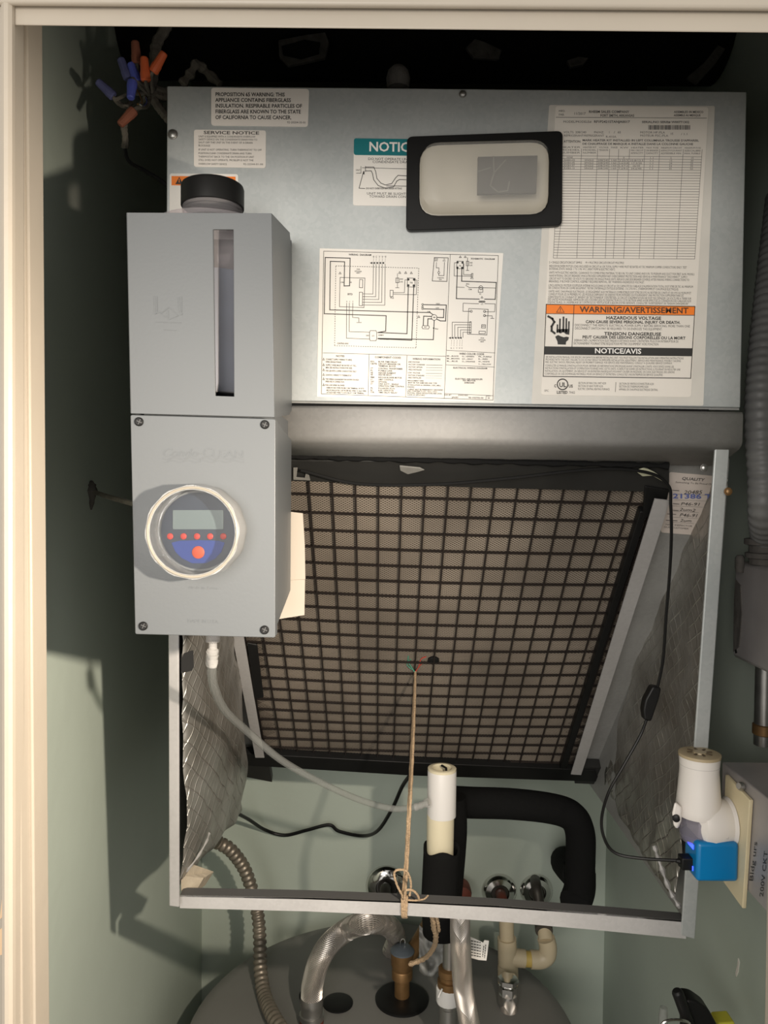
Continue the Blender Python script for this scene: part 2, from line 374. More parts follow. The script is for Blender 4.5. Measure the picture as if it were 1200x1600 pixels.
cs = vprism([(-0.40, 0.512, 0), (a_.x, 0.512, 0), (a_.x, 0.530, 0), (-0.40, 0.530, 0)], [(-0.40, 0.512, ZT), (b_.x, 0.512, ZT), (b_.x, 0.530, ZT), (-0.40, 0.530, ZT)], 'casing', cream, tl_, 0.003)
bd = MB().tube([(a_.x - 0.0035, 0.5125, 0), (b_.x - 0.0035, 0.5125, ZT)], 0.0042, 10).build('bead', cream, tl_)
tr_ = struct(jamb(1222, 1194, 0.522, 0.560, 0.362, 'trim_2'))         # right jamb
MB().box((0.345, 0.508, 0), (0.44, 0.53, ZT)).build('casing', cream, tr_, bevel=0.003)
# header
zt = P(600, 44, 0.553).z; zt2 = P(600, 16, 0.52).z
hp0, hp1 = P(60, 40.5, 0.5140), P(1190, 51.5, 0.5140)
def hz(x, p0, p1): return p0.z + (p1.z - p0.z) * (x - p0.x) / (p1.x - p0.x)
th = MB().hexa([(-0.302, 0.514, hz(-0.302, hp0, hp1)), (0.362, 0.514, hz(0.362, hp0, hp1)), (0.362, 0.556, hz(0.362, hp0, hp1) + 0.032), (-0.302, 0.556, hz(-0.302, hp0, hp1) + 0.032)],
               [(-0.302, 0.514, 2.1), (0.362, 0.514, 2.1), (0.362, 0.556, 2.1), (-0.302, 0.556, 2.1)]).build('trim_3', cream, bevel=0.0015)
struct(th)
c0, c1 = P(30, 12, 0.512), P(1190, 20, 0.512)
MB().hexa([(-0.33, 0.508, hz(-0.33, c0, c1)), (0.40, 0.508, hz(0.40, c0, c1)), (0.40, 0.5135, hz(0.40, c0, c1) + 0.001), (-0.33, 0.5135, hz(-0.33, c0, c1) + 0.001)],
          [(-0.33, 0.508, 2.1), (0.40, 0.508, 2.1), (0.40, 0.5135, 2.1), (-0.33, 0.5135, 2.1)]).build('casing', cream, th, bevel=0.003)
# a chip of bare plaster on the right wall
MB().prism([PX(x, y, XR) for x, y in ((1154, 1497), (1156, 1503), (1154, 1519), (1151, 1526), (1150, 1520), (1153, 1508))], (-0.0008, 0, 0)).build('paint_chip', paperw, wr, smooth=False)
# patches of yellowed paint on the left casing
for q in (((4, 1400), (18, 1382), (20, 1420), (0, 1436)), ((0, 1452), (18, 1440), (19, 1470), (12, 1490), (0, 1492)), ((5, 1380), (17, 1376), (17, 1384), (7, 1392))):
    MB().prism([P(x, y, 0.512) for x, y in q], (0, -0.0004, 0)).build('paint_patch', mat('yellowed_paint', (0.72, 0.50, 0.31), 0.5), tl_, smooth=False)

# ------------------------------------------------------------------ the air handler
Y0 = 0.72
AH = thing('air_handler', (0.06, 1.0, P(600, 1430, Y0).z - 0.02), 'galvanised steel air handler cabinet with open lower compartment and printed labels', 'air handler')
A = lambda off: (lambda x, y: P(x, y, Y0 - off))
pTL, pTR, pBR, pBL = P(261, 134, Y0), P(1167, 143, Y0), P(1157, 637, Y0), P(259, 624, Y0)
# the case behind the front sheet
dy = V((0, 0.70, 0)); o2 = V((0, 0.0025, 0))
MB().prism([p + o2 for p in (pTL, pTR, pBR + V((0, 0, -0.002)), pBL + V((0, 0, -0.002)))], dy).build('case', steel_d, AH, smooth=False)
MB().prism([pTL, pTR, pBR, pBL], (0, 0.0024, 0)).build('front_panel', steel, AH, bevel=0.001)
# shadow gap and the rounded ledge under the panel
def ledge_pt(x, yy, zz): return V((x, yy, zz))
zl0, zr0 = P(262, 627, Y0).z - 0.0030, P(1157, 640, Y0).z - 0.0030
prof = [(0.716, 0.0), (0.7145, -0.003), (0.7145, -0.027), (0.716, -0.0305), (0.720, -0.0335), (0.735, -0.0385), (0.758, -0.0435), (0.782, -0.047)]
xl, xr_ = P(262, 640, Y0).x, P(1156, 660, Y0).x
lg = MB(); vs_ = []
for (yy, dz) in prof: vs_ += [V((xl, yy, zl0 + dz)), V((xr_, yy, zr0 + dz))]
n_ = len(prof)
lg.add(vs_, [(2*i, 2*i+1, 2*i+3, 2*i+2) for i in range(n_ - 1)])
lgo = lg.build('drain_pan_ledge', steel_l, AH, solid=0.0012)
MB().prism([V((xl + 0.004, 0.7185, zl0 - 0.004)), V((xr_ - 0.03, 0.7185, zr0 - 0.004)), V((xr_ - 0.03, 0.7185, zr0 + 0.0028)), V((xl + 0.004, 0.7185, zl0 + 0.0028))], (0, 0.003, 0)).build('seam_shade', blackfoam, AH, smooth=False)  # black strip painted in as the shade of the gap under the panel
# side cheeks hanging from the ledge: posts, rail, side sheets
def post(pxs_t, pxs_b, yt, yb, Yt, Yb, name, m, dep=0.02):
    f = [P(pxs_t[0], yt, Yt), P(pxs_t[1], yt, Yt), P(pxs_b[1], yb[1], Yb), P(pxs_b[0], yb[0], Yb)]
    return MB().prism(f, (0, dep, 0)).build(name, m, AH, bevel=0.0012)
YLO = 0.80
post((262, 279), (264, 280), 628, (1416, 1418), Y0, YLO - 0.01, 'post', steel_r, 0.003)
post((1118, 1141), (1064, 1086), 690, (1462, 1468), Y0, YLO, 'post', steel, 0.003)
rail_t = [(281, 1399), (480, 1403), (640, 1409), (780, 1416), (930, 1427), (1072, 1439)]
rail_b = [(281, 1419), (480, 1424), (640, 1431), (780, 1440), (930, 1453), (1072, 1467)]
rl = MB()
for i in range(len(rail_t) - 1):
    a0, a1, b0, b1 = (P(*rail_t[i], YLO), P(*rail_t[i+1], YLO), P(*rail_b[i], YLO), P(*rail_b[i+1], YLO))
    rl.prism([a0, a1, b1, b0], (0, 0.0015, 0))
rl.build('bottom_rail', steel_r, AH, smooth=False)
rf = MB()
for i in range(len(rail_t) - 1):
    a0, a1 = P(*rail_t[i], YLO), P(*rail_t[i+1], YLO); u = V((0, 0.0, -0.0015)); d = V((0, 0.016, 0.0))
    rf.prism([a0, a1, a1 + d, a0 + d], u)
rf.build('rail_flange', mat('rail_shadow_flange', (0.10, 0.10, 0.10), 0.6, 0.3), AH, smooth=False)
zb = P(300, 1405, YLO).z
# side sheets (outside of the foil)
lx0 = P(266, 900, Y0).x; lxb = P(270, 1410, YLO).x
MB().hexa([(lx0, 0.722, zl0), (lx0, 1.28, zl0), (lxb, 1.28, zb), (lxb, 0.806, zb)], [(lx0 - 0.0015, 0.722, zl0), (lx0 - 0.0015, 1.28, zl0), (lxb - 0.0015, 1.28, zb), (lxb - 0.0015, 0.806, zb)]).build('side_panel', steel_d, AH, smooth=False)
rx0 = 0.3465; rxb = P(1085, 1460, YLO).x; zbr = P(1085, 1460, YLO).z
MB().hexa([(rx0, 0.776, zr0 - 0.04), (rx0, 1.28, zr0 - 0.04), (rxb, 1.28, zbr), (rxb, 0.808, zbr)], [(rx0 + 0.0015, 0.776, zr0 - 0.04), (rx0 + 0.0015, 1.28, zr0 - 0.04), (rxb + 0.0015, 1.28, zbr), (rxb + 0.0015, 0.808, zbr)]).build('side_panel', steel_d, AH, smooth=False)
# foil faced insulation blankets
def fnoise(y, z, s, k): return mnoise.noise(V((y * s, z * s, k)))
def foil_left(u, v):
    yy = 0.735 + 0.06 * v + u * 0.30; zt_, zb_ = zl0 - 0.03, zb + 0.022
    z = zt_ + (zb_ - zt_) * v; x = lx0 + (lxb - lx0) * v
    bul = (0.006 + 0.026 * v) * math.sin(math.pi * min(1, 0.05 + 0.95 * u)) ** 0.7 * min(1, 6 * (1.02 - v)) ** 0.5
    if u > 0.55: bul += 0.012 * v * (u - 0.55) / 0.45
    return V((x + 0.006 + max(bul, 0) + 0.006 * fnoise(yy, z, 14, 1) + 0.003 * fnoise(yy, z, 40, 2), yy, z - 0.05 * u * v))
MB().grid(foil_left, 40, 60).build('foil_insulation', foil, AH, recalc=False, solid=0.0006)
def foil_right(u, v):
    yy = 0.765 + 0.05 * v + u * 0.32; zt_, zb_ = zr0 - 0.06, zbr + 0.03
    z = zt_ + (zb_ - zt_) * v; x = 0.3425 - 0.026 * v ** 1.4 * (1 - 0.75 * u)
    return V((x - 0.005 * fnoise(yy, z, 14, 5) - 0.003 * fnoise(yy, z, 40, 6), yy, z - 0.03 * u * v + 0.06 * max(0, u - 0.5) * v))
MB().grid(foil_right, 40, 60).build('foil_insulation', foil, AH, recalc=False, solid=0.0006)
MB().hexa([P(283, 1368, 0.815), P(318, 1372, 0.83), P(334, 1362, 0.86), P(300, 1350, 0.83)], [P(283, 1392, 0.812), P(306, 1393, 0.82), P(320, 1384, 0.85), P(290, 1372, 0.82)]).build('insulation_edge', insul, AH, label='raw tan insulation edge at the bottom of the foil')
MB().tube(spline([P(291, 1362, 0.812), P(308, 1340, 0.815), P(322, 1316, 0.825), P(327, 1302, 0.835)], 6), [0.0012 + 0.0004 * math.sin(i * 1.1) for i in range(19)], 6).build('foil_fold', steel_l, AH)
MB().tube(spline([P(1062, 1418, 0.812), P(1046, 1390, 0.815), P(1032, 1352, 0.82), P(1022, 1322, 0.83)], 6), [0.0022 + 0.0012 * math.sin(i * 1.9) for i in range(19)], 6).build('foil_fold', steel_l, AH)
MB().hexa([P(283, 1022, 0.762), P(302, 1016, 0.774), P(303, 1042, 0.774), P(300, 1048, 0.773), P(283, 1052, 0.762)], [P(283, 1022, 0.766), P(302, 1016, 0.778), P(303, 1042, 0.778), P(300, 1048, 0.777), P(283, 1052, 0.766)]).build('insulation_tear', mat('tear_dark', (0.012, 0.012, 0.012), 0.95), AH, label='dark torn hole in the foil')
# inclined filter rack: blank-off strips and bright flanges
def slab(pxs, name, m, off=0.0, th=0.0015, label=None):
    return MB().prism([PF(x, y, off) for x, y in pxs], -FN * th).build(name, m, AH, smooth=False, label=label)
slab([(1034, 705), (1124, 712), (1110, 760), (946, 1216), (884, 1212)], 'blank_off_strip', steel_d, -0.004)
slab([(226, 712), (330, 712), (420, 1190), (372, 1186)], 'blank_off_strip', steel_d, -0.004)
def flange(ta, tb, ba, bb, name, w=0.0):
    return MB().prism([PF(*ta, 0.022), PF(*tb, 0.022), PF(*bb, 0.022), PF(*ba, 0.022)], -FN * 0.0015).build(name, steel_r, AH, smooth=False)
flange((1023, 780), (1047, 783), (892, 1210), (908, 1211), 'slide_rail')
flange((318, 756), (340, 756), (399, 1184), (413, 1184), 'slide_rail')
slab([(372, 1180), (420, 1190), (425, 1222), (384, 1214)], 'rack_corner', blacktape, 0.01, 0.012)
slab([(900, 1198), (948, 1200), (946, 1226), (898, 1224)], 'rack_corner', blacktape, 0.012, 0.014)
# screws on the cabinet
def screw(px, py, Y, r, m, parent, name='screw'):
    c = P(px, py, Y); mb = MB().lathe(c + V((0, 0.0008, 0)), (0, -1, 0), [(r * 1.3, 0), (r * 1.3, 0.0009), (r, 0.0010), (r * 0.95, 0.0030), (r * 0.5, 0.0038)], 12)
    o = mb.build(name, m, parent); return o
screw(723, 147, Y0, 0.0028, dullsteel, AH); screw(270, 210, Y0, 0.0038, dullsteel, AH); screw(1187, 230, Y0, 0.003, dullsteel, AH) if False else None
screw(1100, 731, 0.755, 0.0030, dullsteel, AH); screw(1138, 768, 0.72, 0.0030, brass, AH)
# ------- printed labels on the front panel
def sticker(q, r, m, name, off=0.0006, th=0.0006, label=None):
    return MB().prism([P(x, y, Y0 - off) for x, y in rrect(q, r)], (0, th, 0)).build(name, m, AH, smooth=False, label=label)
F1, F2 = A(0.0008), A(0.0012)
s = sticker([(330, 137), (483, 139), (481, 198), (330, 196)], 5, paper, 'warning_label', label='cream fiberglass warning label with rounded corners')
p = Print(F1)
for t, x1, yb_ in (('PROPOSITION 65 WARNING: THIS', 445, 150.2), ('APPLIANCE CONTAINS FIBERGLASS', 454.5, 159), ('INSULATION. RESPIRABLE PARTICLES OF', 472, 168), ('FIBERGLASS ARE KNOWN TO THE STATE', 470, 177), ('OF CALIFORNIA TO CAUSE CANCER.', 455.5, 186)):
    p.text(t, 336.5, yb_, x1, yb_ + 0.4, 6.1, True)
p.text('92-20204-35-01', 448.5, 192.6, 478, 192.9, 3.2)
p.build('print', ink, s)
s = sticker([(303, 202.5), (415.5, 203.8), (415, 262.5), (303, 260.5)], 4, paper, 'service_label', label='cream service notice label with typed lines')
p = Print(F1).text('SERVICE NOTICE', 318, 209.3, 405, 210.2, 5, True)
for t, x1, yb_ in (('UNIT IS EQUIPPED WITH A CONDENSATE OVERFLOW', 399, 214.6), ('SAFETY DEVICE ON THE CONDENSATE DRAIN PAN TO', 402, 219.2), ('SHUT OFF THE UNIT IN THE EVENT OF A DRAIN', 395, 224), ('BLOCKAGE.', 329, 228.6), ('IF UNIT IS NOT OPERATING. TURN THERMOSTAT TO OFF', 409, 235.2), ('POSITION,CLEAR CONDENSATE DRAIN AND TURN', 393, 240.8), ('THERMOSTAT BACK TO THE ON POSITION IF UNIT', 397, 246.2), ('STILL DOES NOT OPERATE. PROBLEM IS NOT THE', 396, 251.4), ('OVERFLOW SAFETY DEVICE.', 355, 257.4)):
    p.text(t, 310, yb_, x1, yb_ + 0.6, 3.1)
p.text('92-22244-01-00', 380, 257.8, 411, 258.1, 3)
p.build('print', inkf, s)
s = sticker([(265, 271), (372, 272), (372, 336), (265, 335)], 4, paperw, 'caution_label', label='white label with an orange band behind the bottle')
Print(F1).poly([(268, 275), (368, 276), (368, 290.5), (268, 289.5)]).build('orange_band', orange, s)
p = Print(F2); p.poly([(274, 287.5), (286, 287.8), (280, 276.5)]); p.build('print', ink, s)
Print(A(0.0015)).line([(280, 280), (280, 284.5)], 1.2).build('print', orange, s)
s = sticker([(553, 216), (700, 218), (700, 323), (551.5, 321)], 4, paperw, 'notice_label', label='white and teal notice label partly behind the black framed lamp')
MB().prism([P(x, y, Y0 - 0.0009) for x, y in rrect([(553, 216), (700, 218), (700, 244), (552.7, 242)], 4)], (0, 0.0003, 0)).build('teal_band', teal, s, smooth=False)
Print(A(0.0013)).text('NOTICE', 576, 236, 650, 237, 15, True).build('print', white_ink, s)
p = Print(F1)
p.text('DO NOT OPERATE UNIT WITHOUT', 575, 250, 672, 251, 3.9); p.text('CONDENSATE DRAIN TRAP', 582, 254.6, 660, 255.4, 3.9)
p.text('UNIT', 556, 267, 563, 267.2, 3); p.text('DO NOT OVERTIGHTEN DRAIN FITTING', 572, 295.5, 628, 295.8, 2.6, True)
p.text('UNIT MUST BE SLIGHTLY INCLINED', 573, 304, 670, 305, 3.9); p.text('TOWARD DRAIN CONNECTION.', 577, 308.7, 660, 309.5, 3.9)
p.line([(557, 270.5), (564, 270.5), (564, 260)], 0.7); p.line([(566, 262), (640, 264)], 0.7)
p.line([(571, 261), (584, 261), (587, 268), (589, 279), (595, 286), (602, 289), (612, 287), (618, 278), (622, 274), (640, 275)], 1.0)
p.line([(571, 267), (580, 267), (582, 271), (584, 281), (591, 290), (602, 294), (615, 292), (620, 283), (624, 280.5), (640, 281)], 1.0)
p.line([(571, 260), (571, 268)], 0.9); p.line([(604, 290.5), (640, 291)], 0.9); p.line([(568, 268), (561, 294), (570, 294.5)], 0.9); p.poly([(566.5, 272), (569.5, 272.6), (569.3, 266.5)])
p.build('print', ink, s)
# rating plate
sticker([(858, 164), (1117, 165.5), (1099, 634), (830.5, 631)], 3, film, 'label_film', 0.0003, 0.0003, label='yellowed clear film around the rating label')
s = sticker([(868, 165.5), (1107, 167.5), (1079.5, 620.5), (845.5, 617)], 5, paperg, 'rating_label', 0.0007, 0.0004, label='tall grey rating label with a data table and orange warning band')
R1, R2, R3 = A(0.0009), A(0.0012), A(0.0015)
p = Print(R1)
for t, x0, x1, yb_, h, bo in (('MFD.', 873, 883.5, 175, 3.3, 0), ('FAB.', 873, 882, 180.6, 3.3, 0), ('11/2017', 896.5, 915, 179.4, 4.2, 0), ('RHEEM SALES COMPANY', 920, 983, 176.3, 3.9, 1), ('FORT SMITH, ARKANSAS', 938, 991, 182.2, 3.9, 1), ('ASSEMBLED IN MEXICO', 1053, 1099, 176.4, 3.3, 1), ('ASSEMBLE AU MEXIQUE', 1053, 1094.5, 181.6, 3.3, 1),
    ('MODEL/MODELE#', 880, 924, 191.8, 3.6, 0), ('RF1P2421STANJA0017', 928, 984, 191.9, 3.8, 1), ('SERIAL/NO SERIE# W00771302', 1003, 1077, 192.2, 3.4, 1), ('VOLTS. 208/240', 880.5, 916, 208.2, 3.6, 0), ('PH/HZ.', 928, 944, 208.3, 3.4, 0), ('1', 951, 953, 208.4, 3.8, 0), ('/', 959, 961, 208.4, 3.8, 0), ('60', 965, 970, 208.4, 3.8, 0),
    ('MOTOR HP./FLA', 1000, 1039, 208.4, 3.3, 0), ('MOTEUR PSC./FLA', 1000, 1044, 213.4, 3.3, 0), ('1/5', 1047, 1052, 210.5, 3.4, 0), ('/ 1.1', 1064, 1075, 211.0, 3.4, 0), ('REFRIGERANT/REFRIGERANT', 881, 944, 213.3, 3.3, 0), ('R-410A', 946.5, 963, 215.2, 3.4, 0), ('ATTENTION:', 881, 907.5, 222.6, 3.6, 1),
    ('MARK HEATER KIT INSTALLED IN LEFT COLUMN/LA TROUSSE D\'APPAREIL', 910, 1092, 220.6, 3.3, 1), ('DE CHAUFFAGE DE MARQUE A INSTALLE DANS LA COLONNE GAUCHE', 910, 1083, 226.2, 3.3, 1)):
    p.text(t, x0, yb_, x1, yb_ + (x1 - x0) * 0.003, h, bool(bo))
p.line([(869, 183.2), (1104, 184.6)], 0.7)
rb = random.Random(3); x = 1013
while x < 1079: w = rb.choice((0.7, 1.1, 1.6)); p.poly([(x, 195.5), (x + w, 195.5), (x + w, 202.6), (x, 202.6)]); x += w + rb.choice((0.5, 0.8, 1.1))
ct = [862.5, 908.7, 933.7, 952.5, 966.8, 983.7, 1007.5, 1030.7, 1067.5, 1097]
cb_ = [864.5, 901.2, 926.2, 945.7, 958.2, 974.5, 998.7, 1021.2, 1057.5, 1085.5]; ct[0] = 873
def colx(i, y): t = (y - 235) / (404 - 235); return ct[i] + (cb_[i] - ct[i]) * t
for i in range(10): p.line([(colx(i, 233.5), 232.5 + i * 0.15), (colx(i, 403.5), 402.8 + i * 0.15)], 0.55)
nrow = 38
for k in range(nrow + 1):
    y = 243.5 + (403.2 - 243.5) * k / nrow; p.line([(colx(0, y), y), (colx(9, y), y + 1.5)], 0.55)
p.line([(colx(0, 235) + 5.5, 330), (870.2, 403)], 0.5)
heads = [('HEATER', 'MODEL', 'NUMBER'), ('HEATER KIT', 'MODEL', 'NUMBER'), ('VOLTAGE', 'TENSION'), ('PHASE',), ('KW',), ('HEATER', 'MIN. CIRCUIT', 'AMPACITY'), ('MAX. FUSE', 'OR BREAKER', 'CAPACITY'), ('MINIMUM CIRCUIT', 'AMPACITY/COURANT', 'ADMISSIBLE MIN.'), ('MAXIMUM FUSE', 'SIZE/CALIBRE', 'MAX. FUSIBLE')]
for i, hl in enumerate(heads):
    for j, t in enumerate(hl):
        y = 231.2 + j * 4.3 + i * 0.15; a, b = colx(i, y) + 2, colx(i + 1, y) - 2; p.text(t, a, y, b, y, 2.6)
rows = [('NONE', '', '', '', '0', '', '1.1', '2', '15'), ('RXBH-03', 'SINGLE', '208/240', '1/60', '2.25/3', '10.8/12.5', '1.1', '15', '20'), ('RXBH-05', 'SINGLE', '208/240', '1/60', '3.6/4.8', '17.3/20', '1.1', '24', '25'), ('RXBH-07', 'SINGLE', '208/240', '1/60', '5.4/7.2', '26/30', '1.1', '34', '35'), ('RXBH-10', 'SINGLE', '208/240', '1/60', '7.2/9.6', '34.6/40', '1.1', '45', '50')]
for k, rw in enumerate(rows):
    y = 243.5 + (403.2 - 243.5) * (k + 1) / nrow - 0.6
    for i, t in enumerate(rw):
        if t:
            a, b = colx(i, y), colx(i + 1, y); wd = min(b - a - 2, 2.4 * len(t)); m_ = (a + b) / 2; p.text(t, m_ - wd / 2, y + i * 0.14, m_ + wd / 2, y + i * 0.14, 2.7)
p.build('print', inkg, s)
p = Print(R1)
for t, x0, x1, ya, yb_, h in (('S = SINGLE CIRCUIT/CIRCUIT SIMPLE      M = MULTIPLE CIRCUIT/CIRCUIT MULTIPLE', 858, 975, 411.6, 412.4, 3.6),
    ('INDOOR BLOWER MOTOR LOAD INCLUDED IN CIRCUIT #1 OR TOTAL SUPPLY WIRE MUST BE RATED AT 75C MINIMUM COPPER CONDUCTORS ONLY. TEST', 858, 1073, 417.2, 419.6, 3.6),
    ('EXTERNAL STATIC RANGE .1 TO .5 IN. W.C. (HEAT PUMP & ELECTRIC HEAT)', 858, 961, 421.6, 422.6, 3.6),
    ('UNITS WITH ELECTRIC HEATERS. CLEARANCE TO COMBUSTIBLE MATERIAL TO BE 0 IN. TO UNIT CASING AND 0 IN. TO PLENUM AND DUCT FOR FIRST 36 IN. MODELS', 858, 1085, 427.4, 430.2, 3.6),
    ('HAVE INTEGRAL CIRCUIT BREAKERS WHICH PROVIDE SUPPLEMENTARY OVERCURRENT PROTECTION AND SERVE AS A MAINTENANCE "DISCONNECT". SUPPLY', 858, 1074, 432.2, 434.6, 3.6),
    ('CIRCUIT NOT TO EXCEED 120 VOLTS TO GROUND ON SINGLE PHASE UNITS. REPLACE LINE SIDE BREAKER COVER(S) AFTER MAKING WIRING CONNECTIONS TO', 858, 1077, 436.8, 439.2, 3.6),
    ('BREAKER(S). IF BLOWER CONTROL ASSEMBLY REQUIRES REMOVAL, SEE "WARNING-HAZARDOUS VOLTAGE".', 857.5, 1007, 441.2, 442.8, 3.6),
    ('L\'INCLUSION DU MOTEUR SOUFFLEUR INTERNE INCLUS DANS LE CIRCUIT #1 OU CAPACITE DU CABLAGE D\'ALIMENTATION TOTAL DOIT ETRE DE 75C AU MINIMUM', 857, 1083, 447.2, 449.8, 3.6),
    ('DE CONDUCTEURS DE CUIVRE SEULEMENT. TESTER L\'INTERVALLE STATIQUE EXTERNE: .1 A .5 PO W.C. (THERMOPOMPE ET CHAUFFAGE ELECTRIQUE)', 857, 1060, 451.4, 453.8, 3.6),
    ('UNITES AVEC CHAUFFAGES ELECTRIQUES. LE DEGAGEMENT AUX MATERIAUX COMBUSTIBLES DOIT ETRE DE 0 PO AU BOITIER DE L\'UNITE ET DE 0 PO AU PLENUM ET', 857, 1080, 456.8, 459.6, 3.6),
    ('CONDUIT POUR LES 36 PREMIERS PO. LES MODELES DISPOSENT DE DISJONCTEURS INTEGRES QUI FOURNISSENT UNE PROTECTION SUPPLEMENTAIRE DE', 857, 1068, 461.2, 463.6, 3.6),
    ('SURINTENSITE DE COURANT ET SERVENT DE "SECTIONNEUR" D\'ENTRETIEN. LE CIRCUIT D\'ALIMENTATION NE DOIT PAS DEPASSER 120 VOLTS MIS A TERRE SUR', 856.5, 1080, 465.6, 468.2, 3.6),
    ('DES UNITES MONOPHASEES. REMPLACER LE(S) COUVERCLE(S) DU DISJONCTEUR DU COTE SECTEUR APRES AVOIR EFFECTUE LA CONNEXION DES CABLAGES AUX', 856, 1080, 469.6, 472.2, 3.6),
    ('DISJONCTEUR(S). SI L\'ASSEMBLAGE DE CONTROLE DU VENTILATEUR A BESOIN D\'ETRE DEMONTE, CONSULTER "AVERTISSEMENT DE TENSION DANGEREUSE"', 855.5, 1076, 473.6, 476.2, 3.4),
    ('DISCONNECT THE REMOTE ELECTRICAL POWER SUPPLY BEFORE SERVICING. MORE THAN ONE', 898, 1078, 509.6, 511.6, 3.8),
    ('DISCONNECT SWITCH MAY BE REQUIRED TO DE-ENERGIZE THIS EQUIPMENT.', 898, 1035, 514.6, 516.2, 3.8),
    ('DEBRANCHER L\'ALIMENTATION ELECTRIQUE A DISTANCE AVANT L\'ENTRETIEN. PLUS D\'UN INTERRUPTEUR DE', 897, 1060, 533.4, 535.4, 3.8),
    ('SECTIONNEMENT POURRAIT ETRE REQUIS POUR METTRE L\'EQUIPEMENT HORS FONCTION', 896, 1029, 538.2, 539.8, 3.8),
    ('SEE INSTALLATION MANUAL FOR SPECIFIC INFORMATION BEFORE INSTALLING UNIT. YOU MUST FOLLOW THE INSTALLATION AND OPERATING INSTRUCTIONS', 852.5, 1068, 559.2, 561.6, 3.3),
    ('PROVIDED WITH THIS UNIT. FAILURE TO DO SO MAY RESULT IN IMPROPER INSTALLATION, ADJUSTMENT, SERVICE AND MAINTENANCE, POSSIBLY CAUSING', 852.3, 1064, 563.2, 565.6, 3.3),
    ('FIRE, ELECTRIC SHOCK, PERSONAL INJURY OR PROPERTY DAMAGE. FOR SERVICE AND MAINTENANCE, CONSULT A QUALIFIED SERVICE COMPANY.', 852, 1051, 567.2, 569.4, 3.3),
    ('CONSULTER LE MANUEL D\'INSTALLATION POUR OBTENIR LES INFORMATIONS SPECIFIQUES AVANT D\'INSTALLER L\'UNITE. VOUS DEVEZ SUIVRE LES', 852, 1053, 572.4, 574.6, 3.3),
    ('INSTRUCTIONS D\'INSTALLATION ET D\'OPERATION FOURNIES AVEC CETTE UNITE. A DEFAUT DE SUIVRE LES INSTRUCTIONS, IL POURRAIT EN RESULTER UNE', 851.6, 1063, 576.6, 579.0, 3.3),
    ('INSTALLATION, UN AJUSTEMENT, UN SERVICE ET UN ENTRETIEN INADEQUATS POUVANT CAUSER UN INCENDIE, UN CHOC ELECTRIQUE, DES LESIONS', 851.4, 1054, 581.0, 583.2, 3.3),
    ('CORPORELLES OU DES DOMMAGES MATERIELS. POUR UN SERVICE ET ENTRETIEN, CONSULTEZ UNE ENTREPRISE DE SERVICE QUALIFIEE.', 851.2, 1036, 585.4, 587.4, 3.3),
    ('SECTION OF FAN COIL UNIT A230', 903.5, 947, 600, 600.5, 3.4), ('SECTION OF HEAT PUMP A230', 903.3, 942, 604.6, 605, 3.4), ('ELECTRIC CENTRAL HEATING FURNACE', 903, 952.5, 609.2, 609.8, 3.4),
    ('SECTION DE VENTILO-CONVECTEUR A230', 967.5, 1021.5, 601, 601.6, 3.4), ('SECTION DE THERMOPOMPE A230', 967.2, 1013, 605.4, 606, 3.4), ('APPAREIL DE CHAUFFAGE ELECTRIQUE CENTRAL', 967, 1028, 610, 610.8, 3.4), ('SPC', 850.5, 857.5, 612, 612, 3.4), ('7H62', 889, 898.5, 615, 615, 4)):
    p.text(t, x0, ya, x1, yb_, h)
p.line([(962.3, 597.5), (961.5, 612)], 0.7)
p.build('fine_print', inkf, s)
Print(R1).poly([(854, 476), (1085.5, 479), (1084.6, 492), (853.4, 489.8)]).build('orange_band', orange, s)
p = Print(R2).text('WARNING/AVERTISSEMENT', 906, 487.6, 1075.5, 489.6, 9.2, True)
p.line([(869.5, 488), (881.5, 488), (875.6, 478.6)], 0.8, closed=True); p.line([(875.5, 481.5), (875.5, 485.2)], 0.9); p.disc((875.5, 486.6), 0.5, 6); p.build('print', brown_ink, s)
p = Print(R2)
p.line([(853.5, 475.5), (1086, 478.8), (1079.2, 591), (848.8, 588)], 1.1, closed=True); p.line([(853.2, 490), (1084.8, 492.6)], 0.8); p.line([(897, 477), (893.8, 541.5)], 0.9)
p.poly([(850.9, 541.2), (1081.6, 544.2), (1080.8, 556.6), (850.3, 553.8)])
p.text('HAZARDOUS VOLTAGE', 947, 498.8, 1033, 499.8, 5.2, True); p.text('CAN CAUSE SEVERE PERSONAL INJURY OR DEATH.', 915, 504.6, 1063, 506, 4.5, True)
p.text('TENSION DANGEREUSE', 944, 523.6, 1033, 524.6, 5.2, True); p.text('PEUT CAUSER DES LESIONS CORPORELLES OU LA MORT', 910, 528.6, 1071, 530.4, 4.5, True)
p.circle((879, 600.5), 8.2, 1.4, 26); p.text('UL', 873.6, 604.6, 884.6, 604.6, 7.4, True); p.text('C', 866, 605, 869.2, 605, 4.6, True); p.text('US', 888.4, 605.4, 895, 605.4, 4.6, True); p.text('LISTED', 869.8, 615, 886.8, 615.2, 4.6, True)
p.build('print', ink, s)
p = Print(R2)  # shocked-hand pictogram
p.line([(857, 494.5), (863, 498), (866, 503), (862, 510), (862, 517), (866.5, 520.5)], 3.2)
for x0, y0, y1, w in ((871, 508, 519, 2.2), (875, 499, 518, 2.4), (880.5, 496, 518, 2.6), (885, 498.5, 518, 2.4), (889, 503, 518, 2.2)): p.line([(x0, y0), (x0 - 0.4, y1)], w)
p.poly([(869.5, 514), (890, 514), (889.4, 523), (884, 522), (880, 518), (876, 521), (869.6, 518)])
p.poly([(867.5, 526), (872, 523.5), (876.5, 525.5), (881, 527), (885, 526), (889, 527), (888, 531), (884.5, 534), (884, 538.5), (871.5, 538), (871, 533.5)])
p.build('pictogram', ink, s)
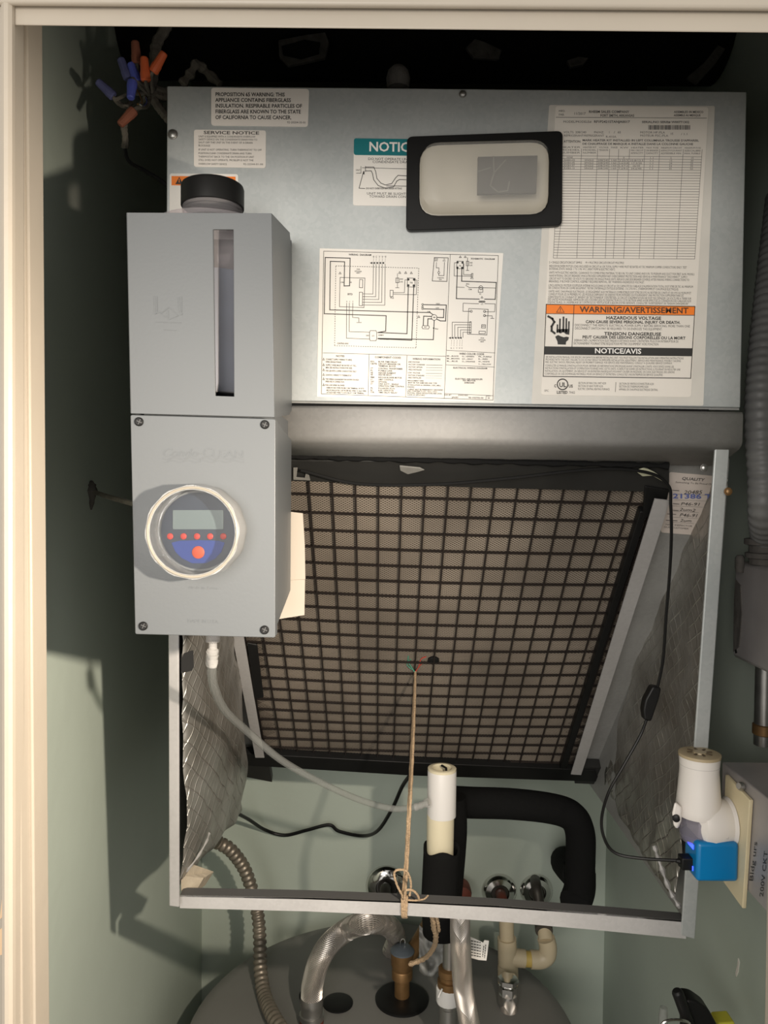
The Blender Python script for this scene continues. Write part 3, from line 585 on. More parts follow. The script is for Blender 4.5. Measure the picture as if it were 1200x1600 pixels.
Print(R3).text('NOTICE/AVIS', 929, 551.8, 1002, 552.8, 8.2, True).build('print', white_ink, s)
# wiring diagram
s = sticker([(499.5, 388), (786.5, 395.5), (771.5, 629), (495, 620)], 1, paperw, 'wiring_diagram', label='white wiring diagram sheet with schematic and notes')
CA = lambda pts: [(490 + x / 7.06, 380 + y / 7.06) for x, y in pts]
CB = lambda pts: [(640 + x / 7.5, 380 + y / 7.5) for x, y in pts]
C4 = lambda pts: [(480 + x / 3.75, 370 + y / 3.75) for x, y in pts]
C5 = lambda pts: [(490 + x / 8, 540 + y / 8) for x, y in pts]
C6 = lambda pts: [(630 + x / 7.5, 540 + y / 7.5) for x, y in pts]
p = Print(F1)
p.line(C4([(97, 84), (1120, 110), (1088, 957), (83, 920)]), 0.7, closed=True)
for l in ([(838, 104), (803, 948)], [(93, 680), (813, 700)], [(818, 665), (1100, 680)], [(813, 750), (1097, 763)], [(363, 688), (357, 930)], [(585, 694), (577, 938)], [(804, 918), (1090, 931)], [(1050, 929), (1046, 955)]): p.line(C4(l), 0.6)
p.line(CA([(245, 250), (1160, 275), (1130, 1155), (232, 1130)]), 0.8, dash=(2, 1.7), closed=True)
for l in ([(710, 985), (795, 970), (800, 800), (118, 778), (128, 158), (403, 165), (397, 470), (337, 472), (342, 205), (185, 200), (178, 735), (1150, 762)], [(1045, 480), (1030, 998), (710, 985)], [(1105, 480), (1083, 1070), (712, 1055)]): p.line(CA(l), 1.3)
p.line(CA([(712, 1050)]) + CB([(278, 1130), (288, 910)]), 1.3)
for l in ([(395, 660), (393, 975), (615, 982)], [(365, 660), (362, 1048), (615, 1058)], [(432, 660), (430, 818), (500, 825), (500, 870)], [(475, 875), (528, 875)], [(925, 335), (925, 490)], [(905, 492), (942, 492)], [(880, 545), (1002, 545), (1008, 405), (1035, 405)], [(880, 563), (1132, 568), (1140, 408), (1118, 405)]): p.line(CA(l), 0.7)
for k, (x, yb_) in enumerate(((660, 560), (690, 591), (724, 621), (757, 653), (790, 684))):
    p.line(CA([(x, 230), (x - 5, yb_), (540, yb_ - 2)]), 0.7); p.line(CA([(x + 2, 155), (x, 215)]), 0.5, dash=(1.4, 1.2)); p.poly(CA([(x - 40, 218), (x - 12, 205), (x - 12, 231)]))
    p.text(('R', 'C', 'Y', 'W', 'W2')[k], *CA([(x - 6, 155)])[0], *CA([(x + 12, 155)])[0], 2.4)
for q in ([(292, 378), (566, 385), (556, 710), (285, 700)], [(506, 540), (541, 542), (538, 690), (502, 688)], [(508, 400), (542, 402), (540, 492), (505, 490)], [(625, 965), (688, 965), (697, 985), (697, 1055), (688, 1075), (625, 1075), (617, 1055), (617, 985)], [(845, 518), (878, 520), (875, 590), (843, 588)], [(908, 385), (942, 385), (942, 435), (908, 435)], [(1035, 382), (1120, 388), (1118, 485), (1033, 480)]): p.line(CA(q), 0.75, closed=True)
for c in ((1045, 400), (1108, 402), (1045, 465), (1105, 467)): p.disc(CA([c])[0], 1.9, 8)
for t, x0, x1, y, h, bo in (('WIRING  DIAGRAM', 387, 637, 135, 2.9, 1), ('BTD', 375, 430, 572, 3, 0), ('TB', 1060, 1092, 442, 2, 1), ('CT', 643, 670, 1030, 2.2, 0), ('PL2', 845, 885, 610, 2.4, 0), ('FOR', 475, 512, 293, 1.8, 0), ('OPTIONAL', 452, 532, 315, 1.8, 0), ('HEAT', 470, 515, 333, 1.8, 0), ('CONTROL BOX', 258, 385, 1113, 2.4, 1), ('COM', 298, 330, 438, 2, 0), ('NO', 400, 422, 438, 2, 0), ('GND', 950, 988, 402, 2, 0), ('LUG', 950, 985, 432, 2, 0), ('208V', 712, 775, 1020, 2, 0), ('24V', 578, 612, 1025, 2, 0), ('240 OR 208', 730, 830, 1064, 1.6, 0), ('R', 362, 372, 650, 2, 0), ('C', 393, 403, 650, 2, 0), ('C', 428, 438, 650, 2, 0)):
    a, b = CA([(x0, y), (x1, y + (x1 - x0) * 0.02)]); p.text(t, *a, *b, h, True)
for c in ((292, 330), (950, 325), (1016, 325), (1078, 328), (1160, 812)): p.line(CA([(c[0] - 12, c[1] + 9), (c[0] + 12, c[1] + 9), (c[0], c[1] - 12)]), 0.65, closed=True)
for l in ([(290, 168), (452, 172), (437, 448), (266, 442)],): p.line(CB(l), 0.9, closed=True)
for l in ([(560, 290), (548, 650), (815, 655)], [(612, 290), (610, 445), (1015, 460), (1003, 658), (880, 655)], [(165, 720), (430, 725), (422, 912)], [(165, 770), (402, 775), (398, 872), (320, 870)], [(85, 810), (240, 812), (270, 835)], [(160, 960), (165, 855), (258, 858)], [(212, 960), (215, 885), (258, 888)], [(318, 890), (360, 910), (422, 912)]): p.line(CB(l), 1.3)
for l in ([(548, 515), (640, 518)], [(660, 495), (700, 520)], [(700, 520), (1010, 525)], [(805, 540), (805, 575), (858, 575), (858, 535)], [(810, 710), (628, 703), (625, 798), (715, 800)], [(880, 708), (1003, 712), (997, 803), (880, 803)], [(880, 850), (968, 852), (968, 880)], [(950, 880), (988, 882)], [(315, 225), (313, 288), (345, 290), (342, 330)], [(342, 355), (342, 378), (403, 380), (408, 225)], [(525, 230), (523, 383), (730, 388)], [(525, 230), (552, 230)], [(635, 240), (632, 368), (730, 370)], [(680, 170), (677, 318)], [(662, 318), (695, 320)]): p.line(CB(l), 0.75)
for k, (x, y) in enumerate(((500, 925), (530, 955), (565, 985), (597, 1015), (625, 1042))):
    p.line(CB([(x, 1105), (x, y), (715, y + 3)]), 0.7); p.line(CB([(x - 8, 1135), (x - 12, 1210)]), 0.5, dash=(1.4, 1.2)); p.poly(CB([(x - 45, 1110), (x - 15, 1097), (x - 15, 1123)])); p.text(('R', 'C', 'Y', 'W', 'W2')[k], *CB([(x - 20, 1238)])[0], *CB([(x - 4, 1238)])[0], 2.3)
for q in ([(693, 765), (920, 775), (905, 1075), (678, 1065)], [(845, 955), (890, 957), (888, 995), (843, 993)], [(815, 1030), (888, 1033), (885, 1062), (813, 1060)], [(555, 210), (630, 212), (628, 300), (552, 298)], [(665, 210), (695, 212), (692, 265), (663, 263)], [(705, 920), (722, 920), (720, 1055), (700, 1055)], [(725, 355), (742, 355), (740, 400), (722, 400)], [(155, 965), (225, 968), (232, 985), (220, 1005), (155, 1003), (145, 985)]): p.line(CB(q), 0.75, closed=True)
p.circle(CB([(288, 870)])[0], 4.4, 0.8); p.circle(CB([(835, 522)])[0], 3.0, 0.8); p.circle(CB([(342, 345)])[0], 1.6, 0.6); p.circle(CB([(152, 718)])[0], 1.3, 0.7); p.circle(CB([(152, 768)])[0], 1.3, 0.7); p.circle(CB([(722, 798)])[0], 1.6, 0.7); p.circle(CB([(878, 800)])[0], 1.6, 0.7); p.circle(CB([(878, 848)])[0], 1.6, 0.7); p.disc(CB([(283, 995)])[0], 1.3, 8)
for c in ((562, 225), (620, 228), (560, 285), (616, 288)): p.disc(CB([c])[0], 1.8, 8)
for i in range(5): p.circle(CB([(820 + i * 14, 685)])[0], 1.1, 0.8, 8)
for c in ((595, 160), (652, 160), (848, 635), (152, 742)): p.line(CB([(c[0] - 12, c[1] + 9), (c[0] + 12, c[1] + 9), (c[0], c[1] - 12)]), 0.65, closed=True)
for t, x0, x1, y, h, bo in (('SCHEMATIC  DIAGRAM', 718, 998, 190, 2.6, 1), ('BM', 275, 303, 876, 2, 1), ('TB', 578, 603, 272, 2, 1), ('BTD', 662, 700, 485, 2, 0), ('COM', 688, 728, 548, 2, 0), ('BM', 822, 848, 528, 1.8, 0), ('RC', 818, 840, 602, 2, 0), ('CT', 835, 862, 722, 2.2, 0), ('GND', 702, 738, 236, 2, 0), ('LUG', 702, 735, 265, 2, 0), ('PL2', 712, 748, 420, 2, 0), ('PL2', 298, 335, 1010, 2, 0), ('RC', 172, 200, 990, 2, 1), ('COM', 205, 240, 808, 1.8, 0), ('HIGH', 310, 355, 715, 1.8, 0), ('LOW', 305, 345, 765, 1.8, 0), ('BTD', 850, 882, 980, 2, 0), ('FOR', 832, 872, 1118, 1.8, 0), ('OPTIONAL', 808, 892, 1140, 1.8, 0), ('HEAT', 828, 872, 1160, 1.8, 0), ('FROM', 295, 330, 190, 1.7, 0), ('BTD', 295, 330, 210, 1.7, 0), ('TO', 395, 415, 192, 1.7, 0), ('BTD', 388, 420, 212, 1.7, 0), ('X MOTOR', 325, 402, 412, 1.8, 0), ('KIT', 345, 378, 432, 1.8, 0)):
    a, b = CB([(x0, y), (x1, y + (x1 - x0) * 0.02)]); p.text(t, *a, *b, h, True)
for t, x0, x1, y, h in (('NOTES', 280, 385, 140, 2.9), ('COMPONENT CODES', 765, 1092, 155, 2.9)): a, b = C5([(x0, y), (x1, y + (x1 - x0) * 0.025)]); p.text(t, *a, *b, h, True)
for t, x0, x1, y in (('CONNECT SUPPLY WIRING TO 60HZ,', 150, 482, 180), ('WIRE SINGLE PHASE.', 150, 350, 212), ('SUPPLY WIRE MUST BE RATED AT 75C,', 152, 535, 252), ('MIN. SEE INSTRUCTIONS FOR SIZE.', 152, 485, 284), ('FOR USE WITH COPPER CONDUCTORS ONLY.', 150, 538, 324), ('CONTROL WIRING TO THERMOSTAT.', 148, 480, 376), ('THIS WIRING DIAGRAM MOTOR SHOWN ON HIGH', 148, 566, 428), ('SPEED DELTA CONNECTION', 148, 382, 458), ('FOR LOW SPEED BLOWER:', 145, 390, 502), ('- REMOVE RED WIRE FROM COM TERMINAL OF BTD.', 150, 635, 535), ('- MOVE INSULATED CAP FROM RED WIRE TO BLK WIRE.', 150, 662, 566), ('- ATTACH RED WIRE TO BTD RELAY COM TERMINAL.', 150, 635, 594)):
    a, b = C5([(x0, y), (x1, y + (x1 - x0) * 0.025)]); p.text(t, *a, *b, 2.5, True)
for y in (172, 242, 305, 365, 418, 492): p.line(C5([(115, y + 10), (135, y + 10), (125, y - 16)]), 0.65, closed=True)
for cdx, t, x1, y in (('BTD', 'BLWR TIME DELAY', 1045, 210), ('CB/TB', 'CIRCUIT BREAKER OR', 1085, 237), ('', 'TERMINAL BLOCK', 1028, 263), ('CT', 'CONTROL TRANSFORMER', 1112, 294), ('FL', 'FUSIBLE LINK', 985, 322), ('HE', 'HEATER ELEMENT', 1028, 350), ('HR', 'HEATER RELAY', 978, 374), ('IBM', 'INDOOR BLOWER MOTOR', 1102, 406), ('LC', 'LIMIT CONTROL', 998, 434), ('OPT', 'OPTIONAL', 920, 462), ('OT', 'ONE SHOT - SINGLE', 1062, 488), ('', 'OPERATION TEMP CONTROL', 1135, 514), ('PL', 'POLARIZED PLUG', 1015, 542), ('RC', 'RUN CAPACITOR', 1000, 568), ('TDR', 'TIME DELAY RELAY', 1046, 594)):
    if cdx: a, b = C5([(710, y - 2), (710 + 16 * len(cdx), y)]); p.text(cdx, *a, *b, 2.5, True)
    a, b = C5([(808, y), (x1, y + (x1 - 808) * 0.025)]); p.text(t, *a, *b, 2.5, True)
for t, x0, x1, y, h, bo in (('WIRING INFORMATION', 110, 435, 165, 2.8, 1), ('LINE VOLTAGE', 58, 192, 198, 2.1, 0), ('-FACTORY STANDARD', 58, 255, 228, 2.1, 0), ('-FACTORY OPTION', 58, 225, 258, 2.1, 0), ('-FIELD INSTALLED', 58, 215, 288, 2.1, 0), ('LOW  VOLTAGE', 55, 198, 325, 2.1, 0), ('-FACTORY STANDARD', 55, 250, 355, 2.1, 0), ('-FIELD INSTALLED', 55, 212, 383, 2.1, 0), ('REPLACEMENT WIRE', 50, 240, 418, 2.1, 1), ('-MUST BE THE SAME SIZE AND TYPE', 50, 395, 442, 2.1, 0), ('OF INSULATION AS ORIGINAL. (105C, MIN.)', 50, 440, 468, 2.1, 0), ('WARNING', 48, 132, 492, 2.1, 1), ('-CABINET MUST BE PERMANENTLY GROUNDED', 48, 468, 520, 2.1, 0), ('AND CONFORM TO I.E.C., N.E.C., C.E.C.,', 46, 402, 540, 2.1, 0), ('NATIONAL WIRING REGULATIONS AND LOCAL', 46, 455, 562, 2.1, 0), ('CODES AS APPLICABLE', 44, 255, 584, 2.1, 0),
    ('WIRE COLOR CODE', 657, 948, 106, 3.1, 1), ('BK....BLACK', 510, 650, 128, 2, 0), ('BR....BROWN', 510, 660, 158, 2, 0), ('BL....BLUE', 510, 638, 188, 2, 0), ('G....GREEN', 688, 832, 133, 2, 0), ('GY....GRAY', 688, 818, 163, 2, 0), ('O....ORANGE', 688, 842, 192, 2, 0), ('PR....PURPLE', 880, 1035, 136, 2, 0), ('R....RED', 880, 992, 164, 2, 0), ('W....WHITE', 880, 1012, 194, 2, 0), ('Y....YELLOW', 880, 1030, 224, 2, 0), ('ELECTRICAL WIRING DIAGRAM', 585, 985, 268, 2.5, 0), ('ELECTRIC AIR HANDLER', 608, 930, 398, 2.5, 1), ('PSC MOTOR', 698, 848, 418, 2.4, 1), ('208/240', 714, 832, 443, 2.4, 1), ('DR BY', 485, 565, 584, 2.1, 0), ('DWG NO.', 645, 762, 588, 2.1, 0), ('JAGD', 570, 645, 614, 2.4, 0), ('90-102702-03', 765, 940, 618, 2.3, 0), ('REV', 978, 1025, 594, 1.8, 0), ('03', 990, 1015, 622, 2.2, 0)):
    a, b = C6([(x0, y), (x1, y + (x1 - x0) * 0.02)]); p.text(t, *a, *b, h, True)
p.line(C6([(270, 226), (458, 231)]), 0.6); p.line(C6([(270, 256), (458, 261)]), 0.6, dash=(2.4, 0.8)); p.line(C6([(268, 286), (458, 291)]), 0.6, dash=(1.3, 0.9)); p.line(C6([(266, 324), (456, 329)]), 0.45); p.line(C6([(266, 352), (450, 356)]), 0.4, dash=(2.4, 0.8)); p.line(C6([(266, 380), (452, 384)]), 0.4, dash=(1.2, 0.9))
p.build('print', ink, s)
# inspection sticker on the inclined strip
QF = lambda off: (lambda x, y: PF(x, y, off))
s = MB().prism([PF(x, y, -0.0032) for x, y in rrect([(1045, 738), (1118, 744), (1084, 836), (1032, 832)], 5)], -FN * 0.0006).build('inspection_label', mat('pink_label', (0.62, 0.55, 0.50), 0.6), AH, smooth=False, label='pale inspection sticker with handwriting on the slanted strip')
p = Print(QF(-0.0028)); p.text('QUALITY', 1065, 749.5, 1100, 752, 4.6, True, 0.25); p.text('Something To Be Proud Of', 1055, 754.5, 1112, 758, 2.8, False, 0.25)
p.text('NEW INSPECTOR', 1040, 820.5, 1081.5, 823.5, 2.6); p.text('OUR CUSTOMER', 1037, 824.5, 1076, 827.5, 2.6)
for y, x0, x1 in ((766, 1051, 1061), (787, 1052, 1061), (797, 1047, 1060), (803, 1043, 1056), (813, 1041, 1058)): p.line([(x0, y), (x1, y + 0.8)], 1.0)
for y, x0, x1 in ((772, 1052, 1110), (781, 1054, 1104), (790.5, 1050, 1098), (799, 1048, 1092), (808, 1045, 1090), (816, 1042, 1084)): p.line([(x0, y), (x1, y + 2)], 0.3)
p.build('print', inkg, s)
p = Print(QF(-0.0026)); p.text('20485', 1068, 772, 1097, 772, 6, False, 0.3); p.text('P46-91', 1063, 789.5, 1094, 790.5, 5, False, 0.4); p.text('2um2', 1061, 798, 1086, 800, 5, False, 0.4); p.text('P46-91', 1061, 807, 1090, 808.5, 5.5, False, 0.4); p.text('2um', 1062, 815, 1080, 816, 4.5, False, 0.4)
p.build('handwriting', ink, s)
Print(QF(-0.0024)).text('21386 T', 1051, 778.5, 1112, 779.5, 7.5, True).build('stamp', inkb, s)
# loose silicone blobs and tape on the black band
def blob(pts, Y, name, m, parent): return MB().prism([PF(x, y, 0.017) for x, y in pts], FN * 0.003).build(name, m, parent, bevel=0.0012)
# ------------------------------------------------------------------ the filter
FT = thing('air_filter', PF(640, 1200), 'slanted air filter with dark grid over tan mesh inside the cabinet', 'filter')
sdown = lambda px, py: (PF(px, py) - FO).dot(FD)
FX0, FX1 = PF(328, 760).x, PF(1036, 775).x
S0, S1 = sdown(627, 726), sdown(640, 1196)
SG0 = sdown(627, 752)
ROLLS = math.tan(math.radians(0.0))
TILT = 0.028
def FG(x, sd, off=0.0):
    u = (x - FX0) / (FX1 - FX0); v = (sd - S0) / (S1 - S0)
    sag = 0.007 * max(0, math.sin(math.pi * min(max(u, 0), 1))) * max(0, math.sin(math.pi * min(max(v, 0), 1)))
    q = FO + FD * (sd + TILT * (x - 0.03)) + FN * (off + sag); return V((x, q.y, q.z))
MB().grid(lambda a, b: FG(FX0 + (FX1 - FX0) * a, SG0 + (S1 - SG0) * b), 30, 30).build('filter_media', media, FT, recalc=False, solid=0.001)
# expanded mesh of thin crossing strands in front of the media
st = MB(); pit = 0.0033; w_ = 0.00055; H_ = S1 - SG0; WX = FX1 - FX0; slope = 1.35
def clip_strand(c, sg):
    # line: x = FX0 + c + sg * (s - SG0) * slope ; walk in steps and keep what lies inside
    out = []; n = 26
    for i in range(n + 1):
        sd = SG0 + H_ * i / n; x = FX0 + c + sg * (sd - SG0) * slope
        out.append((x, sd) if FX0 <= x <= FX1 else None)
    return out
cc = -H_ * slope
while cc < WX + H_ * slope:
    for sg in (1, -1):
        pts = clip_strand(cc, sg)
        for a, b in zip(pts, pts[1:]):
            if a and b:
                st.add([FG(a[0] - w_, a[1], 0.0015), FG(a[0] + w_, a[1], 0.0015), FG(b[0] + w_, b[1], 0.0015), FG(b[0] - w_, b[1], 0.0015)], [(0, 1, 2, 3)])
    cc += pit * 1.35
st.build('mesh_strands', strandm, FT, smooth=False, recalc=False, kind='stuff')
cx = PF(627, 780).x; csp = 0.02415
gb = []
def bar(p0, p1, n, r, name):
    r *= 0.72
    mb = MB()
    for i in range(n):
        a, b = p0 + (p1 - p0) * (i / n), p0 + (p1 - p0) * ((i + 1) / n)
        if abs(a.x - b.x) < 1e-6: da = db = V((r, 0))
        else: da = db = V((0, r))
        mb.hexa([FG(a.x - da.x, a.y - da.y, 0.003), FG(a.x + da.x, a.y + da.y, 0.003), FG(b.x + da.x, b.y + da.y, 0.003), FG(b.x - da.x, b.y - da.y, 0.003)],
                [FG(a.x - da.x, a.y - da.y, 0.0058), FG(a.x + da.x, a.y + da.y, 0.0058), FG(b.x + da.x, b.y + da.y, 0.0058), FG(b.x - da.x, b.y - da.y, 0.0058)])
    return mb.build(name, gridm, FT, smooth=False)
for k in range(-14, 20):
    x = cx + k * csp
    if FX0 + 0.002 < x < FX1 - 0.002: bar(V((x, SG0)), V((x, S1)), 10, 0.0012, 'grid_bar')
sd = sdown(730, 773); RSP = (sdown(730, 1196) - sd) / 22
while sd < S1 - 0.003:
    bar(V((FX0, sd)), V((FX1, sd)), 12, 0.0012, 'cross_bar'); sd += RSP
def fslab(q, name, m, off, th, bevel=0.001): return MB().prism([PF(x, y, off) for x, y in q], -FN * th).build(name, m, FT, bevel=bevel)
fslab([(300, 718), (1046, 724), (1046, 770), (760, 763), (520, 754), (310, 748)], 'top_band', blacktape, 0.012, 0.010)
fslab([(383, 1178), (640, 1192), (930, 1204), (938, 1222), (640, 1212), (380, 1196)], 'bottom_band', blackpl, 0.014, 0.012)
fslab([(1008, 760), (1046, 766), (1040, 792), (1004, 812)], 'corner_tape', blackpl, 0.014, 0.004)
fslab([(1000, 800), (1012, 800), (884, 1206), (874, 1204)], 'side_band', blackpl, 0.013, 0.010)
fslab([(322, 756), (340, 756), (415, 1186), (404, 1186)], 'side_band', blackpl, 0.009, 0.008)
fslab([(386, 1005), (402, 1008), (412, 1090), (398, 1093)], 'side_tape', blackpl, 0.0235, 0.002)
gk = MB(); pts = [PF(x, y, 0.016) for x, y in ((440, 712), (500, 714), (560, 716), (640, 718), (720, 720), (800, 722), (900, 724), (980, 726), (1044, 728))]
q_ = spline(pts, 8); gk.tube(q_, [0.003 + 0.0008 * math.sin(i * 1.7) + 0.0006 * math.sin(i * 0.6) for i in range(len(q_))], 6); gk.build('foam_gasket', blackfoam, FT)
fslab([(624, 728), (656, 731), (664, 735), (650, 739), (637, 742), (625, 736)], 'silicone_smear', silicone, 0.0145, 0.002)
fslab([(992, 736), (1008, 731), (1022, 738), (1034, 746), (1040, 754), (1034, 752), (1020, 744), (1004, 745)], 'silicone_smear', mat('yellow_silicone', (0.50, 0.50, 0.36), 0.5), 0.0145, 0.002)
fslab([(458, 731), (465, 731), (463, 746), (476, 747), (478, 738), (482, 739), (485, 751), (458, 750)], 'torn_tape', silicone, 0.0145, 0.001)
c = PF(677, 1030, 0.008)
MB().lathe(c, FN, [(0.0075, 0), (0.0075, 0.003), (0.006, 0.004)], 20).build('black_button', blackpl, FT, label='small round black button clipped to the grid')
mb = MB(); mb.tube(spline([PF(638, 1025, 0.009), PF(638, 1034, 0.010), PF(644, 1044, 0.012), PF(648, 1050, 0.014)], 5), 0.0006, 5); mb.tube(spline([PF(642, 1030, 0.009), PF(636, 1038, 0.010), PF(643, 1046, 0.012)], 5), 0.0005, 5); mb.build('green_thread', greenth, FT)
mb = MB(); mb.tube(spline([PF(666, 1026, 0.009), PF(658, 1030, 0.010), PF(654, 1042, 0.012), PF(649, 1050, 0.014)], 5), 0.0006, 5); mb.tube(spline([PF(660, 1036, 0.009), PF(653, 1044, 0.010), PF(650, 1050, 0.012)], 5), 0.0005, 5); mb.build('red_thread', redth, FT)

# ------------------------------------------------------------------ grey dosing dispenser
YD = 0.59
DV = thing('chemical_dispenser', P(320, 992, 0.65), 'grey plastic wall dispenser with round clear dial window and tall level slot', 'dispenser')
D = lambda off: (lambda x, y: P(x, y, YD - off))
up = [(197, 332), (425, 333), (429, 652), (203.5, 646)]
slot = [(333, 358), (364.5, 358.5), (365.5, 619.5), (336.5, 618.5)]
def sub4(q): return [P(x, y, YD) for x, y in q]
MB().frame(sub4(up), sub4(slot), (0, 0.0025, 0)).build('upper_housing', greypl, DV, bevel=0.0006)
# side walls and back of the upper housing
fr_t, fr_b = P(425, 333, YD), P(429, 652, YD); YBK = 0.716
bk_t, bk_m = P(456, 369, YBK), P(456, 640, YBK)
MB().hexa([fr_t + V((0, 0.002, 0)), V((bk_t.x, 0.700, bk_t.z - 0.002)), bk_t + V((0, 0, -0.014)), bk_m, P(452, 648, 0.700), fr_b + V((0, 0.002, 0))],
          [q + V((-0.0025, 0, 0)) for q in (fr_t + V((0, 0.002, 0)), V((bk_t.x, 0.700, bk_t.z - 0.002)), bk_t + V((0, 0, -0.014)), bk_m, P(452, 648, 0.700), fr_b + V((0, 0.002, 0)))]).build('side_wall', greypl, DV, smooth=False)
fl_t, fl_b = P(197, 332, YD), P(203.5, 646, YD)
MB().hexa([fl_t + V((0, 0.002, 0)), fl_t + V((0, 0.125, 0.02)), fl_b + V((0, 0.125, 0)), fl_b + V((0, 0.002, 0))], [q + V((0.0025, 0, 0)) for q in (fl_t + V((0, 0.002, 0)), fl_t + V((0, 0.125, 0.02)), fl_b + V((0, 0.125, 0)), fl_b + V((0, 0.002, 0)))]).build('side_wall', greypl, DV, smooth=False)
MB().prism([fl_t + V((0, 0.125, 0.02)), V((bk_t.x, fl_t.y + 0.125, fl_t.z + 0.02)), V((bk_m.x, fl_t.y + 0.125, bk_m.z)), fl_b + V((0, 0.125, 0))], (0, -0.002, 0)).build('back_wall', greypl, DV, smooth=False)
# lower cover
lowq = [(203.5, 648), (430.5, 654.5), (430, 996.5), (211, 991)]
lowr = rrect(lowq, 3, 3)
MB().prism([P(x, y, YD - 0.0016) for x, y in lowr], (0, 0.012, 0)).build('front_cover', greypl, DV, bevel=0.0006)
a = P(430, 655, YD); b = P(430, 990, YD); xs = a.x
side = [V((a.x, YD + 0.012, a.z)), P(455.5, 686, 0.70), P(455.5, 924, 0.70), V((b.x, 0.605, b.z))]
side = [V((xs - 0.0005, q.y, q.z)) for q in side]
xlft = P(206, 800, YD).x + 0.003
MB().hexa(side, [V((xlft, q.y, q.z)) for q in side]).build('lower_housing', greypl, DV, bevel=0.002)
for (x, y) in ((217.5, 659), (414, 663.5), (224, 978), (413.5, 984)):
    cpt = P(x, y, YD - 0.0016)
    sc_ = MB().lathe(cpt, (0, -1, 0), [(0.0034, -0.0004), (0.0034, 0.0010), (0.0026, 0.0018), (0.0010, 0.0018)], 18).build('screw', blackpl, DV)
    Print(lambda u, v: P(u, v, YD - 0.0036)).line([(x - 3.4, y - 1.5), (x + 3.4, y + 1.5)], 1.0).line([(x - 1.5, y + 3.4), (x + 1.5, y - 3.4)], 1.0).build('cross_slot', mat('slot_grey', (0.10, 0.10, 0.10), 0.5), sc_)
MB().box((xlft + 0.002, YD + 0.014, P(300, 700, YD).z), (xs - 0.004, 0.700, P(300, 636, YD).z)).build('light_blocker', greypl, DV, smooth=False)  # hidden block added to stop light leaking between the two housings
# raised lettering, same plastic
def emboss(items, off, h, name, strokes=()):
    p = Print(lambda u, v: P(u, v, YD - off - h))
    for t, x0, y0, x1, y1, ht, bo, sh in items: p.text(t, x0, y0, x1, y1, ht, bo, sh)
    for pts, w in strokes: p.ribbon(pts, w)
    base = [V((q.x, q.y + h, q.z)) for q in p.mb.v]; n = len(p.mb.v); ed = {}
    for f in p.mb.f:
        for i in range(len(f)):
            e = (f[i], f[(i + 1) % len(f)]); ed[e] = ed.get(e, 0) + 1
    sides = [(i, j, j + n, i + n) for (i, j) in ed if (j, i) not in ed]
    p.mb.v += base; p.mb.f += sides
    return p.mb.build(name, greypl, DV, smooth=False, recalc=False)
wav = [([(255 + i * 3, 716 + k * 4.5 + 1.7 * math.sin(i * 0.78 + k)) for i in range(43)], 1.3) for k in range(2)]
emboss([('Condo', 252, 713, 309, 713.5, 13.5, False, 0.35), ('-', 309, 712, 316, 712, 12, False, 0), ('C', 316, 713.5, 331, 713.7, 15, False, 0.1), ('LEAN', 331, 713.7, 381, 714.5, 11.5, False, 0.1)], 0.0016, 0.0003, 'raised_logo', wav)
emboss([('Made in Texas', 294, 920, 341, 921, 4.5, False, 0.2), ('MADE IN U.S.A.', 293, 972.5, 342.5, 974, 5.5, False, 0)], 0.0016, 0.0002, 'raised_lettering')
emboss([], 0.0, 0.0003, 'raised_emblem', [([(241.5, 463), (242.5, 491), (250, 487)], 2.2), ([(245.5, 463), (246, 487)], 1.0), ([(279.5, 464), (280, 480), (283.5, 492)], 2.2), ([(284, 464), (284.5, 492)], 1.2), ([(251, 490), (264.5, 480), (279, 493), (264.5, 499), (254, 491)], 1.4), ([(262.5, 485), (262.5, 497)], 2.2), ([(244, 503), (283, 504)], 1.0), ([(256, 515), (275, 516)], 1.0)])
# the dial: clear ribbed ring over a navy control face
cb = P(313, 829, YD - 0.0016); ax = V((0, -1, 0)); RR = 0.0345
ring = MB()
nseg = 48; prof_o = []
def ringpart(h0, h1, ro0, ro1, ri0, ri1, rib):
    vs = []; fs = []
    for k in range(nseg):
        a = 2 * math.pi * k / nseg; rb_ = (0.0006 if (k // 2) % 2 == 0 else 0) * rib
        for (r, h) in ((ro0 + rb_, h0), (ro1 + rb_, h1), (ri1, h1), (ri0, h0)):
            vs.append(cb + ax * h + V((math.cos(a) * r, 0, math.sin(a) * r)))
    for k in range(nseg):
        k2 = (k + 1) % nseg
        for j in range(4): fs.append((k*4 + j, k2*4 + j, k2*4 + (j+1) % 4, k*4 + (j+1) % 4))
    ring.add(vs, fs)
ringpart(0, 0.025, RR + 0.0008, RR - 0.0002, RR - 0.0028, RR - 0.0032, 1)
ringo = ring.build('dial_ring', ringm, DV)
rim2 = MB(); cb2 = cb + ax * 0.025
vs = []; fs = []
for k in range(nseg):
    a = 2 * math.pi * k / nseg
    for i in range(8):
        t = 2 * math.pi * i / 8; r = RR - 0.0016 + 0.0010 * math.cos(t); vs.append(cb2 + ax * (0.0010 * math.sin(t)) + V((math.cos(a) * r, 0, math.sin(a) * r)))
for k in range(nseg):
    for i in range(8): fs.append((k*8 + i, ((k+1) % nseg)*8 + i, ((k+1) % nseg)*8 + (i+1) % 8, k*8 + (i+1) % 8))
rim2.add(vs, fs); rim2.build('dial_rim', rimm, DV)
MB().lathe(cb, ax, [(RR - 0.0035, 0.0006), (RR - 0.0035, 0.0022)], 48).build('dial_seat', mat('dial_seat_grey', (0.30, 0.31, 0.31), 0.5), DV)
face = MB().lathe(cb, ax, [(RR - 0.0052, 0.002), (RR - 0.0052, 0.0036)], 48).build('control_face', navy, DV)
YF = cb.y - 0.0038
G = lambda off: (lambda x, y: P(x, y, YF - off))
